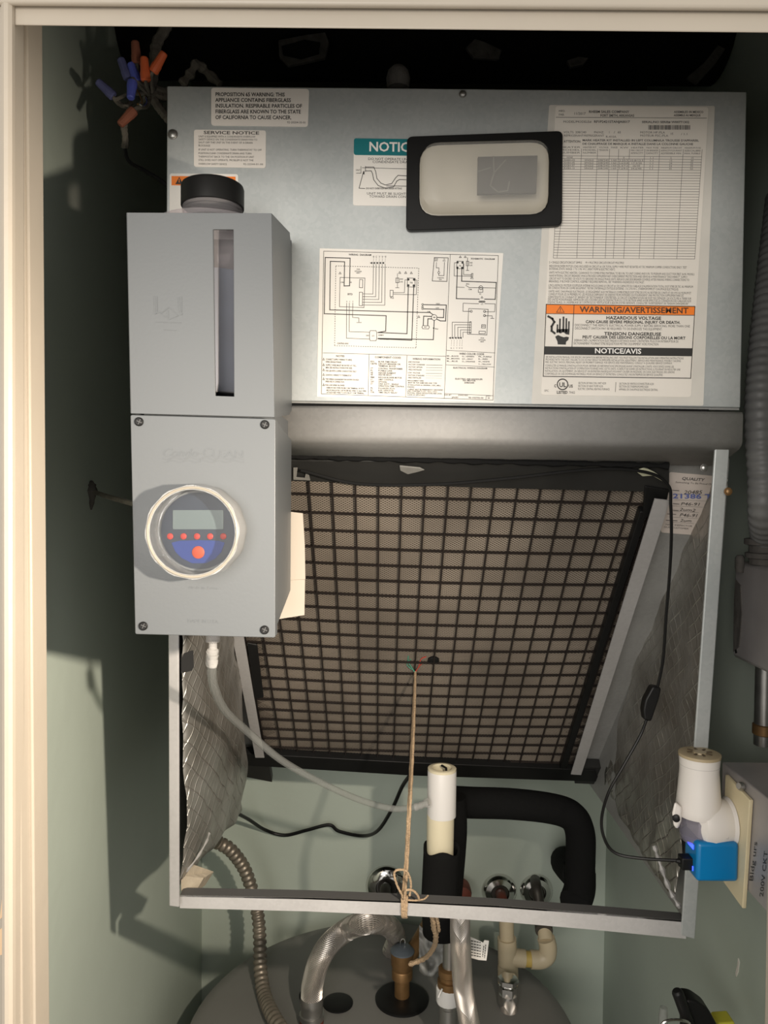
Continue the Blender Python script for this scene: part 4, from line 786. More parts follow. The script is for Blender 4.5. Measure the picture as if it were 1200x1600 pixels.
MB().prism([P(x, y, YF - 0.0006) for x, y in rrect([(270, 797), (349, 797), (349, 827), (270, 827)], 2)], (0, 0.0008, 0)).build('lcd_window', lcd, face)
cl = [(268, 848), (280, 845), (310, 844), (342, 845), (351, 848), (346, 862), (336, 873), (322, 880), (300, 880), (284, 872), (274, 862)]
MB().prism([P(x, y, YF - 0.0003) for x, y in cl], (0, 0.0005, 0)).build('blue_field', bluepatch, face)
for x in (266, 287, 308, 328.5, 349): MB().lathe(P(x, 838, YF), ax, [(0.0024, 0), (0.0024, 0.0006), (0.0018, 0.0010)], 14).build('button', redbtn, face)
MB().lathe(P(310, 863, YF), ax, [(0.0048, 0), (0.0048, 0.0008), (0.004, 0.0013)], 20).build('big_button', obtn, face, label='large orange button')
MB().lathe(cb, ax, [(RR - 0.0035, 0.0242), (RR - 0.0035, 0.0252)], 48).build('dial_window', clearlens, DV, label='clear round window')
# white card tucked behind the right side
wc = MB(); wc.prism([P(x, y, 0.712) for x, y in ((448, 799), (473, 802), (476, 850), (477, 905), (446, 907))], (0, 0.002, 0)); wc.build('backing_card', mat('cream_card', (0.44, 0.39, 0.33), 0.6), DV, smooth=False, label='cream strip behind the right side')
MB().prism([P(x, y, 0.710) for x, y in ((446, 907), (476.5, 905.5), (475.5, 961), (425, 969), (425, 940))], (0, 0.002, 0)).build('backing_card', mat('cream_card', (0.44, 0.39, 0.33), 0.6), DV, smooth=False, label='cream strip behind the right side')
# outlet nipple
nz = P(333, 995, 0.64)
MB().lathe(nz, (0, 0, -1), [(0.0062, -0.004), (0.0062, 0.004), (0.0035, 0.005), (0.0035, 0.010), (0.0050, 0.011), (0.0035, 0.015), (0.0050, 0.0155), (0.0035, 0.019), (0.0045, 0.020), (0.0032, 0.026)], 16).build('hose_barb', clear, DV)

# clear bottle standing in the dispenser
bc = P(331, 640, 0.655); zb0 = P(331, 628, 0.655).z; zsh = P(331, 328, 0.610).z; zl = P(331, 303, 0.629).z; zlt = P(331, 270, 0.629).z
BT = thing('chemical_bottle', (bc.x, 0.655, zb0), 'clear plastic bottle with black screw lid standing inside the grey dispenser', 'bottle')
o_ = (bc.x, 0.655, zb0); hs = zsh - zb0; hl = zl - zb0; ht_ = zlt - zb0
MB().lathe(o_, (0, 0, 1), [(0.030, 0), (0.046, 0.003), (0.048, 0.01), (0.049, hs - 0.020), (0.0495, hs - 0.006), (0.047, hs + 0.001), (0.038, hs + 0.005), (0.027, hs + 0.0060), (0.0235, hs + 0.0065), (0.0250, hs + 0.008), (0.0235, hs + 0.0095), (0.0250, hs + 0.011), (0.0235, hs + 0.0125), (0.0250, hs + 0.014), (0.0235, hs + 0.0155), (0.0250, hs + 0.0170), (0.0235, max(hl, hs + 0.0185))], 40).build('bottle_body', bottlem, BT)
MB().lathe(o_, (0, 0, 1), [(0.0258, hl - 0.002), (0.0262, hl - 0.0015), (0.0262, ht_ - 0.003), (0.0255, ht_ - 0.001), (0.024, ht_)], 40).build('lid', blackpl, BT)
MB().lathe(o_, (0, 0, 1), [(0.045, 0.004), (0.0472, 0.010), (0.0475, hs - 0.045), (0.0, hs - 0.045)], 36, cap=False).build('liquid', liquid, BT)

# ------------------------------------------------------------------ black framed lamp
LB = thing('box_light', P(757, 357, 0.70), 'black framed light with bulging frosted lens stuck on the cabinet front', 'light')
oq = rrect([(636, 213), (879.5, 204), (878.5, 352), (634.5, 360)], 9, 5); iq = rrect([(656, 226), (859, 220), (857, 334), (655, 337)], 30, 5)
MB().frame([P(x, y, 0.713) for x, y in oq], [P(x, y, 0.713) for x, y in iq], (0, 0.0065, 0)).build('bezel', blackpl, LB, bevel=0.001)
ib = rrect([(657, 227), (858, 221), (856, 334), (656, 336)], 28, 6); im = rrect([(661, 223), (857, 218), (855, 321), (660, 324)], 26, 6); it = rrect([(670, 228), (849, 224), (847, 313), (669, 316)], 22, 6)
lens = MB(); n = len(ib); rings = [[P(x, y, 0.716) for x, y in ib], [P(x, y, 0.692) for x, y in im], [P(x, y, 0.688) for x, y in it]]
vs = [q for r in rings for q in r]; fs = []
for i in range(2):
    for k in range(n): fs.append((i*n + k, i*n + (k+1) % n, (i+1)*n + (k+1) % n, (i+1)*n + k))
fs.append(tuple(range(2*n, 3*n)))
lens.add(vs, fs); lens.build('lens', clearmat('frosted_cover', (0.88, 0.86, 0.82), 0.20, 0.25), LB, ang=50)
MB().prism([P(x, y, 0.7155) for x, y in rrect([(652, 222), (862, 216), (860, 338), (651, 341)], 20)], (0, 0.004, 0)).build('reflector', frost, LB, smooth=False)
sp = MB().prism([P(x, y, 0.698) for x, y in ((747, 245), (840, 243), (838, 301), (746, 303))], (0, 0.004, 0)).build('solar_cell', frostin, LB, smooth=False)
Print(lambda x, y: P(x, y, 0.6976)).line([(771, 245), (772, 270), (766, 290), (778, 300), (793, 298), (796, 284)], 2.2).line([(772, 270), (790, 250)], 2).line([(747, 268), (766, 262)], 1.5).build('scratches', mat('scratch_grey', (0.16, 0.155, 0.145), 0.6), sp)

# ------------------------------------------------------------------ tubes, wires, twine
tb = thing('clear_tube', P(333, 1035, 0.66), 'clear plastic drain tube from the grey dispenser to the white standpipe', 'tube')
tp = spline([P(332, 1018, 0.64), P(331, 1040, 0.65), P(334, 1072, 0.68), P(352, 1110, 0.74), P(390, 1146, 0.82), P(440, 1188, 0.88), P(500, 1222, 0.93), P(560, 1249, 0.97), P(610, 1263, 0.985), P(645, 1262, 0.98), P(670, 1254, 0.975)], 8)
MB().tube(tp, 0.0042, 10, cap=False).build('tube_wall', tubem, tb)
MB().tube(tp[:8], 0.0052, 10).build('tube_sleeve', clear, tb)
MB().tube(tp[-8:], [0.0050, 0.0050, 0.0042, 0.0050, 0.0042, 0.0050, 0.0062, 0.0062], 10).build('tube_fitting', clear, tb)
tag(MB().tube(spline([P(371, 1271, 1.30), P(388, 1280, 1.36), P(415, 1297, 1.43), P(445, 1305, 1.44), P(480, 1297, 1.43), P(514, 1289, 1.43), P(530, 1299, 1.43), P(566, 1306, 1.42), P(590, 1298, 1.36), P(612, 1265, 1.30), P(628, 1230, 1.26), P(640, 1212, 1.22)], 8), 0.0032, 8).build('black_wire', blackpl), 'thin black wire sagging across the back wall', 'wire')
tw = thing('jute_twine', P(640, 1430, YLO - 0.004), 'tan jute twine tied from the filter grid down to the bottom rail', 'string')
def twine(pts, r=0.0011, name='strand', k=8, par=None):
    q = spline(pts, k); return MB().tube(q, [r * (1 + 0.18 * math.sin(i * 2.3)) for i in range(len(q))], 6).build(name, twinem, par or tw)
twine([PF(649, 1050, 0.014), P(648, 1100, 0.95), P(645, 1180, 0.88), P(641, 1260, 0.82), P(637, 1340, 0.8280), P(633, 1400, 0.7950)], 0.0016)
twine([PF(649, 1050, 0.014), P(646, 1110, 0.95), P(642, 1190, 0.88), P(638, 1270, 0.82), P(634, 1345, 0.8280), P(629, 1402, 0.7950)], 0.0016)
twine([P(630, 1402, 0.7950), P(620, 1382, 0.7910), P(616, 1364, 0.7910), P(624, 1359, 0.7910), P(636, 1362, 0.7930), P(642, 1380, 0.7950), P(640, 1400, 0.7950)], 0.0012, 'loop')
twine([P(632, 1404, 0.7930), P(634, 1392, 0.7910), P(644, 1391, 0.7910), P(652, 1398, 0.7930), P(655, 1406, 0.7960)], 0.0012, 'loop')
twine([P(634, 1406, 0.7960), P(648, 1407, 0.7960), P(662, 1405, 0.7960), P(669, 1399, 0.7940)], 0.0009, 'tail')
for dx in (-3, -0.5, 2, 4.5): twine([P(632 + dx, 1400, 0.8015), P(631.5 + dx, 1402, 0.7985), P(631 + dx * 0.9, 1418, 0.7975), P(631 + dx * 0.8, 1431, 0.7985), P(632 + dx * 0.7, 1433, 0.8060)], 0.0014, 'wrap', 5)
twine([P(676, 1432, 0.8180), P(678, 1450, 0.84), P(681, 1462, 0.86), P(678, 1480, 0.92), P(664, 1497, 0.97), P(640, 1507, 0.985)], 0.0030, 'lower_strand')
for dx in (0, 6): twine([P(675 + dx, 1428, 0.8150), P(678 + dx, 1440, 0.82), P(680 + dx, 1455, 0.84)], 0.0018, 'tail')

# usb cable with inline switch
ca = thing('usb_cable', P(1040, 1347, 0.735), 'thin black cable with inline switch hanging down to the blue charger', 'cable')
MB().tube(spline([PF(470, 735, 0.020), PF(560, 756, 0.020), PF(680, 757, 0.020), PF(790, 748, 0.020), PF(930, 733, 0.020), PF(1010, 738, 0.022), PF(1044, 758, 0.026), P(1048, 790, 0.775), P(1049, 840, 0.785), P(1046, 900, 0.80), P(1041, 960, 0.81), P(1036, 1030, 0.82), P(1027, 1076, 0.825)], 10), 0.0016, 8).build('cord', blackpl, ca)
MB().tube(spline([P(1010, 1125, 0.822), P(1000, 1150, 0.823), P(975, 1195, 0.82), P(951, 1238, 0.81), P(940, 1280, 0.79), P(945, 1312, 0.775), P(962, 1333, 0.76), P(1000, 1341, 0.752), P(1064, 1345, 0.745)], 10), 0.0016, 8).build('cord', blackpl, ca)
sw = MB().prism([P(x, y, 0.822) for x, y in rrect([(1020, 1072), (1034, 1075), (1031, 1090), (1018, 1128), (1007, 1126), (1005, 1110), (1008, 1094)], 4, 3)], (0, 0.012, 0)).build('inline_switch', blackpl, ca, bevel=0.002)
MB().lathe(P(1008, 1096, 0.828), (-1, 0, 0), [(0.002, -0.001), (0.002, 0.002), (0.001, 0.003)], 8).build('slider', blackpl, sw)
pb = P(1090, 1346, 0.745); 
MB().box((pb.x - 0.018, pb.y - 0.007, pb.z - 0.006), (pb.x, pb.y + 0.005, pb.z + 0.006)).build('usb_plug', blackpl, ca, bevel=0.0012)
MB().tube([P(1056, 1345, 0.745), pb + V((-0.017, 0, 0))], [0.0020, 0.0030], 8).build('strain_relief', blackpl, ca)

# ------------------------------------------------------------------ right side: plate, plugs, box, conduits
XP = 0.345; K = XP / 0.41
q = [(1133, 1210), (1171, 1250), (1160, 1420), (1127, 1374)]
pl = tag(MB().prism([PX(x, y, XP) for x, y in q], (0.004, 0, 0)).build('outlet_plate', ivory, bevel=0.001), 'ivory outlet cover plate on the right wall behind the white plug-in', 'outlet plate')
gx = XP + 0.0045
eb = thing('electrical_box', PX(1180, 1410, gx), 'flat grey metal box with handwritten marker beside the ivory plate', 'electrical box')
tz, bz = PX(1185, 1236, gx).z, PX(1185, 1411, gx).z; ya, yb2 = PX(1169, 1330, gx).y + 0.06, PX(1186, 1330, gx).y - 0.11
MB().box((gx, yb2, bz), (XR - 0.0005, ya, tz)).build('box_body', boxm, eb, bevel=0.0015)
hw = Print(lambda x, y: PX(x, y, gx - 0.0006))
hw.text('Bldg urs', 1176, 1378, 1183, 1315, 6, False, 0, up=(-1, -0.15)); hw.text('200V CKT', 1192, 1402, 1199.5, 1330, 6, False, 0, up=(-1, -0.15)); hw.build('handwriting', ink, eb)
sc2 = PX(1164, 1230, gx)
MB().lathe(sc2, (-0.8, -0.3, 0.25), [(0.0022, -0.01), (0.0022, 0.004), (0.0042, 0.0045), (0.0042, 0.0058), (0.003, 0.0085)], 12).build('screw', dullsteel, eb)
# plug-in scent diffuser
zc = lambda y, Y=0.865: P(1095, y, Y).z
YQ = 0.752; xq = P(1092, 1230, YQ).x
DF = thing('plug_in_diffuser', (xq, YQ, zc(1318, YQ)), 'white plug-in scent diffuser with tan top on the ivory plate', 'diffuser')
z1, z0 = P(1094, 1178, YQ).z, P(1094, 1272, YQ).z; h_ = z1 - z0
MB().lathe((xq, YQ, z0), (0, 0, 1), [(K * 0.0245, 0.0), (K * 0.0255, 0.003), (K * 0.0255, h_ * 0.12), (K * 0.0235, h_ * 0.45), (K * 0.0220, h_ * 0.75), (K * 0.0230, h_ * 0.95), (K * 0.0236, h_)], 36).build('body', whitepl, DF)
MB().lathe((xq, YQ, z0 + h_), (0, 0, 1), [(K * 0.0238, -0.002), (K * 0.0238, 0.0008), (K * 0.021, 0.0016), (K * 0.0075, 0.0010), (K * 0.0070, 0.0022), (K * 0.002, 0.0026)], 36).build('vent_cap', tanpl, DF)
vt = MB()
for k in range(8):
    a_ = 2 * math.pi * k / 8; c_ = V((xq + K * 0.0115 * math.cos(a_), YQ + K * 0.0115 * math.sin(a_), z0 + h_ + 0.0016)); d_ = V((math.cos(a_), math.sin(a_), 0)); w2 = V((-d_.y, d_.x, 0))
    vt.prism([c_ - d_ * 0.0025 - w2 * 0.001, c_ + d_ * 0.0025 - w2 * 0.001, c_ + d_ * 0.0025 + w2 * 0.001, c_ - d_ * 0.0025 + w2 * 0.001], (0, 0, 0.0006))
vt.build('vent_slots', mat('vent_dark', (0.10, 0.07, 0.04), 0.7), DF, smooth=False)
MB().lathe((xq, YQ, z0 + h_ * 0.82), (0, 0, 1), [(K * 0.0221, 0), (K * 0.02245, 0.0002), (K * 0.02245, 0.0006), (K * 0.0221, 0.0008)], 36).build('seam', mat('seam_grey', (0.5, 0.47, 0.45), 0.6), DF)
cbz = P(1125, 1284, YQ)
MB().lathe((XP - 0.0005, YQ + 0.0, cbz.z), (-1, 0, 0), [(0.024, 0), (K * 0.0255, 0.003), (0.0255, 0.022), (0.0235, 0.030), (0.016, 0.036)], 32).build('plug_base', whitepl, DF)
bo_ = P(1086, 1314, YQ).z
MB().lathe((xq - 0.001, YQ - 0.001, bo_), (0, 0, 1), [(0.008, 0), (0.0150, 0.002), (0.0172, 0.008), (0.0172, z0 - bo_ - 0.004), (0.012, z0 - bo_ + 0.002)], 28).build('oil_bottle', clearmat('oil_bottle_plastic', (0.55, 0.53, 0.60), 0.25, 0.05), DF)
MB().lathe((xq - 0.001, YQ - 0.001, bo_ + 0.001), (0, 0, 1), [(0.008, 0), (0.0140, 0.002), (0.0162, 0.008), (0.0, 0.0085)], 28, cap=False).build('scent_oil', mat('violet_oil', (0.12, 0.12, 0.26), 0.3), DF)
MB().hexa([P(x, y, YQ - 0.014) for x, y in ((1054, 1252), (1066, 1262), (1064, 1284), (1058, 1296), (1052, 1290), (1050, 1270))], [P(x, y, YQ + 0.010) for x, y in ((1056, 1252), (1068, 1262), (1066, 1284), (1060, 1296), (1054, 1290), (1052, 1270))]).build('body_lobe', whitepl, DF, bevel=0.003)
MB().lathe((xq, YQ - 0.002, z0 - 0.009), (0, 0, 1), [(0.0034, 0), (0.0034, 0.012)], 12).build('wick', mat('pink_wick', (0.75, 0.55, 0.48), 0.6), DF)
MB().lathe(P(1056.5, 1278, YQ - 0.0145), V((-0.3, -0.9, 0)), [(0.0035, -0.002), (0.0035, 0.0022), (0.0025, 0.0028)], 14).build('dial_slot', blackpl, DF)
Print(lambda x, y: P(x, y, YQ - 0.0222)).line([(1129, 1303), (1139, 1304), (1138, 1311), (1128, 1310)], 0.8, closed=True).build('switch_outline', mat('seam_grey', (0.5, 0.47, 0.45), 0.6), DF)
# blue charger cube
CH = thing('usb_charger', P(1118, 1378, 0.73), 'bright blue cube charger plugged into the ivory plate', 'charger')
ct_ = P(1118, 1346, 0.718); hz_ = 0.0215; x0_, x1_ = P(1088, 1346, 0.73).x, XP - 0.0005
MB().box((x0_, 0.728, P(1118, 1377, 0.73).z), (x1_, 0.760, P(1118, 1316, 0.73).z)).build('charger_body', bluepl, CH, bevel=0.0035)
zc_ = (P(1118, 1377, 0.73).z + P(1118, 1316, 0.73).z) / 2
for dz in (-0.0105, 0.0105): MB().box((x0_ - 0.0006, 0.737, zc_ + dz - 0.0022), (x0_ + 0.001, 0.751, zc_ + dz + 0.0022)).build('led_glow', blueled, CH, bevel=0.0003)
# grey disconnect box with conduit into its top
XB = 0.392
DB = thing('disconnect_box', PX(1170, 1040, XB), 'grey metal disconnect box high on the right wall', 'electrical box')
yf = PX(1146, 950, XB).y; zt_, zb_ = PX(1148, 876, XB).z, PX(1146, 1027, XB).z
MB().box((XB, 0.60, zb_), (XR - 0.0005, yf, zt_)).build('box_body', boxm, DB, bevel=0.004)
MB().prism([PX(x, y, XB) for x, y in ((1150, 905), (1158, 915), (1160, 960), (1156, 1010), (1147, 1018), (1148, 940))], (-0.001, 0, 0)).build('dust_patch', dustm, DB, smooth=False)
MB().prism([PX(x, y, XB) for x, y in ((1147, 1006), (1149, 1006), (1152, 1020), (1150, 1021))], (-0.0008, 0, 0)).build('knockout', blackpl, DB, smooth=False)
MB().lathe(PX(1156, 880, XB - 0.004), (0, 0, 1), [(0.004, -0.010), (0.005, -0.004), (0.005, 0.006), (0.003, 0.009)], 12).build('ground_lug', dustm, DB)
yc = PX(1196, 860, 0.405).y; xc = 0.405
MB().lathe((xc, yc, zt_), (0, 0, 1), [(0.016, 0), (0.016, 0.006), (0.020, 0.007), (0.020, 0.012), (0.0165, 0.013), (0.0165, 0.020), (0.021, 0.021), (0.021, 0.027), (0.016, 0.028)], 14).build('conduit_fitting', dustm, DB)
cpts = spline([V((xc, yc, zt_ + 0.026)), P(1193, 800, 0.775), P(1192, 740, 0.770), P(1188, 680, 0.772), P(1188, 620, 0.78), P(1194, 540, 0.80), P(1204, 440, 0.83), P(1216, 330, 0.87), P(1224, 240, 0.92)], 40)
cpts = resample(cpts, 0.0018)
cf = tag(MB().tube(cpts, [0.0138 + 0.0016 * (abs(((i * 0.0018 / 0.0095) % 1) - 0.5) * 2) for i in range(len(cpts))], 16).build('flexible_conduit', conduit), 'ribbed grey flexible conduit rising above the disconnect box', 'conduit')
pp = thing('metal_conduit', PX(1196, 1230, 0.418), 'straight silver conduit pipe between the disconnect box and the handwritten box', 'conduit')
yp = PX(1194, 1140, 0.418).y
MB().tube([(0.418, yp, zb_ - 0.001), (0.418, yp, tz + 0.001)], 0.0105, 18).build('pipe', dullsteel, pp)
MB().lathe((0.418, yp, PX(1194, 1148, 0.418).z), (0, 0, 1), [(0.0108, 0), (0.0122, 0.001), (0.0122, 0.011), (0.0108, 0.012)], 18).build('brass_ring', brass, pp)

# ------------------------------------------------------------------ top void: wrapped duct, board, dust, wires
dc = P(640, 70, 1.02)
DU = thing('wrapped_duct', (0.05, 1.02, dc.z - 0.10), 'black wrapped duct running across the dark gap above the cabinet', 'duct')
MB().tube([(XL + 0.001, 1.02, dc.z + 0.02), (XR - 0.001, 1.02, dc.z + 0.02)], 0.062, 28).build('wrap', blackfoam, DU)
for q, m in (([(435, 62), (478, 54), (508, 50), (514, 66), (508, 90), (480, 96), (450, 102), (436, 88)], dustm), ([(728, 74), (742, 60), (760, 66), (784, 78), (780, 92), (740, 90)], dustm), ([(1074, 120), (1100, 98), (1122, 70), (1134, 76), (1118, 100), (1090, 130)], dustm), ([(886, 94), (904, 88), (920, 90), (912, 100), (892, 104)], dustm)):
    MB().prism([P(x, y, 0.950) for x, y in q], (0, 0.006, 0)).build('torn_wrap', m, DU, bevel=0.001)
MB().prism([P(x, y, 0.945) for x, y in ((440, 72), (476, 62), (500, 66), (498, 82), (470, 90), (442, 84))], (0, 0.004, 0)).build('wrap_hole', blackfoam, DU, smooth=False)
tag(MB().prism([P(x, y, 1.30) for x, y in ((300, 128), (620, 118), (720, 106), (900, 112), (1060, 126), (1060, 190), (300, 190))], (0, 0.03, 0)).build('wood_board', woodm, smooth=False), 'dim brown board behind the top of the cabinet', 'board')
tag(MB().lathe(P(622, 134, 0.76), (0, 0, 1), [(0.011, -0.003), (0.012, 0.006), (0.010, 0.014), (0.006, 0.018)], 12).build('dust_clump', dustm), 'fuzzy dust lump on top edge near the middle of the cabinet', 'dust')
tag(MB().tube(spline([P(284, 132, 0.80), P(297, 116, 0.80), P(308, 100, 0.80), P(322, 112, 0.81), P(344, 132, 0.81)], 6), [0.0045 + 0.0012 * math.sin(i * 1.3) for i in range(25)], 7).build('dusty_cable', wiregrey), 'arched dusty cable poking above the cabinet top near its left corner', 'cable')
WB = thing('wire_bundle', P(240, 250, 0.80), 'bundle of dusty wires capped with orange and blue wire nuts beside the cabinet', 'wires')
hub = P(236, 145, 0.79)
def nut(a, b, m, lab):
    a = P(*a, 0.785 + random.uniform(-0.02, 0.01)); b = P(b[0], b[1], a.y - 0.004); L = (b - a).length
    pr = [(0.0040, 0), (0.0049, 0.001), (0.0050, L * 0.35), (0.0046, L * 0.40), (0.0038, L * 0.95), (0.0030, L)]
    mb = MB().lathe(a, b - a, pr, 12); o = mb.build('wire_nut', m, WB, label=lab, ang=25)
    q = spline([hub, (hub + a) / 2 + V((random.uniform(-.006, .006), 0, random.uniform(-.008, .002))), a + (a - b) * 0.15, a + (b - a) * 0.1], 6)
    MB().tube(q, 0.0018, 6).build('wire', wiregrey, WB)
nut((214, 100), (211, 64), nutod, 'dull dusty orange wire nut'); nut((228, 127), (225, 89), nuto, 'bright orange wire nut'); nut((239, 113), (257, 82), nuto, 'bright orange wire nut')
nut((201, 124), (188, 91), nutbd, 'dusty blue wire nut'); nut((215, 128), (204, 98), nutb, 'blue wire nut'); nut((207, 127), (204, 154), nutb, 'blue wire nut'); nut((178, 151), (152, 127), nutbd, 'dusty blue wire nut'); nut((210, 172), (187, 195), nutod, 'dull dusty orange wire nut')
for pts, r in (([(236, 145), (250, 150), (262, 152), (272, 152)], 0.004), ([(236, 148), (246, 165), (256, 178), (266, 190)], 0.0045), ([(236, 140), (240, 115), (242, 90), (246, 66), (262, 40)], 0.0055), ([(244, 138), (256, 142), (268, 140)], 0.003), ([(228, 150), (222, 160), (214, 172), (208, 178)], 0.0022), ([(178, 150), (184, 160), (196, 166), (206, 160)], 0.0026), ([(205, 172), (196, 186), (194, 200), (196, 216), (195, 232)], 0.0036)):
    q = spline([P(x, y, 0.79 + 0.004 * i) for i, (x, y) in enumerate(pts)], 6); MB().tube(q, [r * (1 + 0.10 * math.sin(i * 2.1)) for i in range(len(q))], 7).build('wire', wiregrey, WB)
MB().tube(spline([P(x, y, 0.80 + 0.004 * i) for i, (x, y) in enumerate([(195, 232), (198, 246), (206, 256), (225, 266), (248, 280), (264, 292)])], 6), 0.0020, 7).build('wire', blackpl, WB)
MB().tube(spline([P(x, y, 0.78) for x, y in ((214, 140), (219, 150), (222, 160), (214, 163))], 6), 0.0009, 6).build('bare_wire', brass, WB)
MB().tube(spline([P(x, y, 0.78) for x, y in ((228, 152), (230, 160), (225, 166), (218, 162))], 6), 0.0009, 6).build('bare_wire', chrome, WB)
ws = PX(141, 772, XL); 
hk = thing('wall_hook', ws, 'dusty wire end sticking out of the left wall behind the dispenser', 'wire')
MB().tube(spline([ws + V((-0.0005, 0, 0.004)), P(150, 770, ws.y - 0.01), P(175, 778, 0.82), P(212, 788, 0.76)], 6), 0.0028, 7).build('wire', wiregrey, hk)
MB().tube(spline([ws + V((0.001, 0, 0.015)), ws + V((0.004, -0.004, 0.004)), ws + V((0.001, 0.0, -0.018))], 6), [0.002, 0.003, 0.003, 0.005, 0.004, 0.005, 0.006, 0.005, 0.004, 0.003, 0.003, 0.002, 0.001], 7).build('dust_tuft', dustm, hk)
# ------------------------------------------------------------------ plumbing under the cabinet
SPY = 1.0
spx = P(690, 1260, SPY).x
SP = thing('standpipe', (spx, SPY, P(690, 1455, SPY).z), 'white and ivory open pipe standing in black foam sleeve behind the bottom rail', 'pipe')
zf = lambda y, Y=SPY: P(690, y, Y).z
MB().lathe((spx, SPY, zf(1274)), (0, 0, 1), [(0.0190, 0), (0.0190, zf(1204) - zf(1274)), (0.0182, zf(1202) - zf(1274)), (0.0150, zf(1202) - zf(1274)), (0.0150, zf(1230) - zf(1274))], 32, cap=False).build('white_coupling', pvcw, SP)
ih = zf(1200) - zf(1205)
MB().lathe((spx, SPY, zf(1206)), (0, 0, 1), [(0.0186, -0.002), (0.0188, zf(1200) - zf(1206)), (0.0175, zf(1199) - zf(1206)), (0.0135, zf(1199) - zf(1206)), (0.0130, -0.05), (0.0, -0.05)], 32, cap=False).build('ivory_lip', pvci, SP)
MB().tube([P(690, 1196, SPY + 0.006), P(697, 1200, SPY), P(699, 1215, SPY)], 0.0016, 6).build('wire_end', blackpl, SP)
MB().lathe((P(688, 1300, SPY).x, SPY, zf(1345)), (0, 0, 1), [(0.0176, 0), (0.0180, zf(1272) - zf(1345))], 32).build('ivory_pipe', pvci, SP)
fo = MB(); c0_ = P(688, 1330, SPY); nn = 28; vs = []; fs = []
lev = [(zf(1325), 0.0225, 0.004), (zf(1332), 0.0225, 0), (zf(1400), 0.0220, 0), (zf(1458), 0.0235, 0)]
cx_ = [P(690, 1325, SPY).x, P(690, 1332, SPY).x, P(686, 1400, SPY).x, P(690, 1458, SPY).x]
for (z, r, wv), x in zip(lev, cx_):
    for k in range(nn):
        a = 2 * math.pi * k / nn; vs.append(V((x + r * math.cos(a), SPY + r * math.sin(a), z + wv * math.sin(a * 3))))
for i in range(3):
    for k in range(nn): fs.append((i*nn + k, i*nn + (k+1) % nn, (i+1)*nn + (k+1) % nn, (i+1)*nn + k))
fo.add(vs, fs).build('foam_sleeve', blackfoam, SP, recalc=False, solid=0.003)
ip = thing('insulated_pipe', P(905, 1405, 1.16), 'thick black foam covered pipe bending down at the right of the standpipe', 'pipe')
MB().tube(spline([P(700, 1252, 1.12), P(740, 1254, 1.13), P(800, 1256, 1.14), P(860, 1263, 1.15), P(893, 1275, 1.155), P(906, 1300, 1.16), P(907, 1340, 1.165), P(905, 1385, 1.17)], 10), 0.0225, 20).build('foam_pipe', blackfoam, ip)
MB().tube(spline([P(905, 1350, 1.18), P(906, 1385, 1.175), P(901, 1404, 1.17), P(897, 1412, 1.16)], 6), [0.024] * 17 + [0.022, 0.014], 18).build('foam_end', blackfoam, ip)
MB().tube(spline([P(706, 1245, 1.08), P(708, 1290, 1.08), P(706, 1330, 1.08), P(700, 1400, 1.08), P(696, 1450, 1.08)], 8), 0.020, 16).build('foam_riser', blackfoam, ip)
MB().tube(spline([P(905, 1368, 1.18), P(886, 1350, 1.30), P(882, 1345, 1.445)], 6), 0.026, 18).build('wall_elbow', blackfoam, ip)
# chrome escutcheons on the back wall, with pipe stubs
def escut(px, py, r, lab, stub, sm):
    c = P(px, py, YB - 0.0005); T = thing('escutcheon', (c.x, c.y, c.z - r), lab, 'pipe flange', 'chrome pipe flanges on the back wall')
    MB().lathe(c, (0, -1, 0), [(r, 0), (r * 0.98, 0.003), (r * 0.80, 0.010), (r * 0.52, 0.012), (r * 0.46, 0.008), (r * 0.40, 0.008)], 32).build('flange', chrome, T)
    MB().lathe(c + V((0, -0.006, 0)), (0, -1, 0), [(r * 0.46, 0), (r * 0.44, 0.004)], 24).build('hole', darkmetal, T)
    q = spline([P(*s_[:2], s_[2]) for s_ in stub], 6); MB().tube(q, 0.0098, 14).build('pipe_stub', sm, T)
    return T
escut(604, 1384, 0.040, 'chrome pipe flange on the back wall behind the twine loop', [(603, 1387, 1.44), (602, 1392, 1.40), (601, 1430, 1.38), (600, 1470, 1.38)], darkmetal)
escut(780, 1392, 0.034, 'chrome pipe flange with red pipe, second from the right', [(782, 1396, 1.44), (784, 1404, 1.40), (787, 1428, 1.385), (789, 1448, 1.37)], copper)
escut(838, 1391, 0.032, 'bright chrome pipe flange nearest the black foam pipe', [(836, 1375, 1.44), (838, 1386, 1.40), (842, 1410, 1.385), (846, 1450, 1.37)], darkmetal)
vh = thing('red_valve', P(720, 1412, 1.38), 'dark red valve body partly hidden right of the black sleeve', 'valve')
MB().lathe(P(721, 1395, 1.40), (0, -1, 0), [(0.018, -0.02), (0.019, 0), (0.017, 0.012), (0.010, 0.014)], 16).build('valve_body', copper, vh)
MB().tube([P(721, 1395, 1.40), P(721, 1395, 1.449)], 0.010, 12).build('valve_stem', darkmetal, vh)
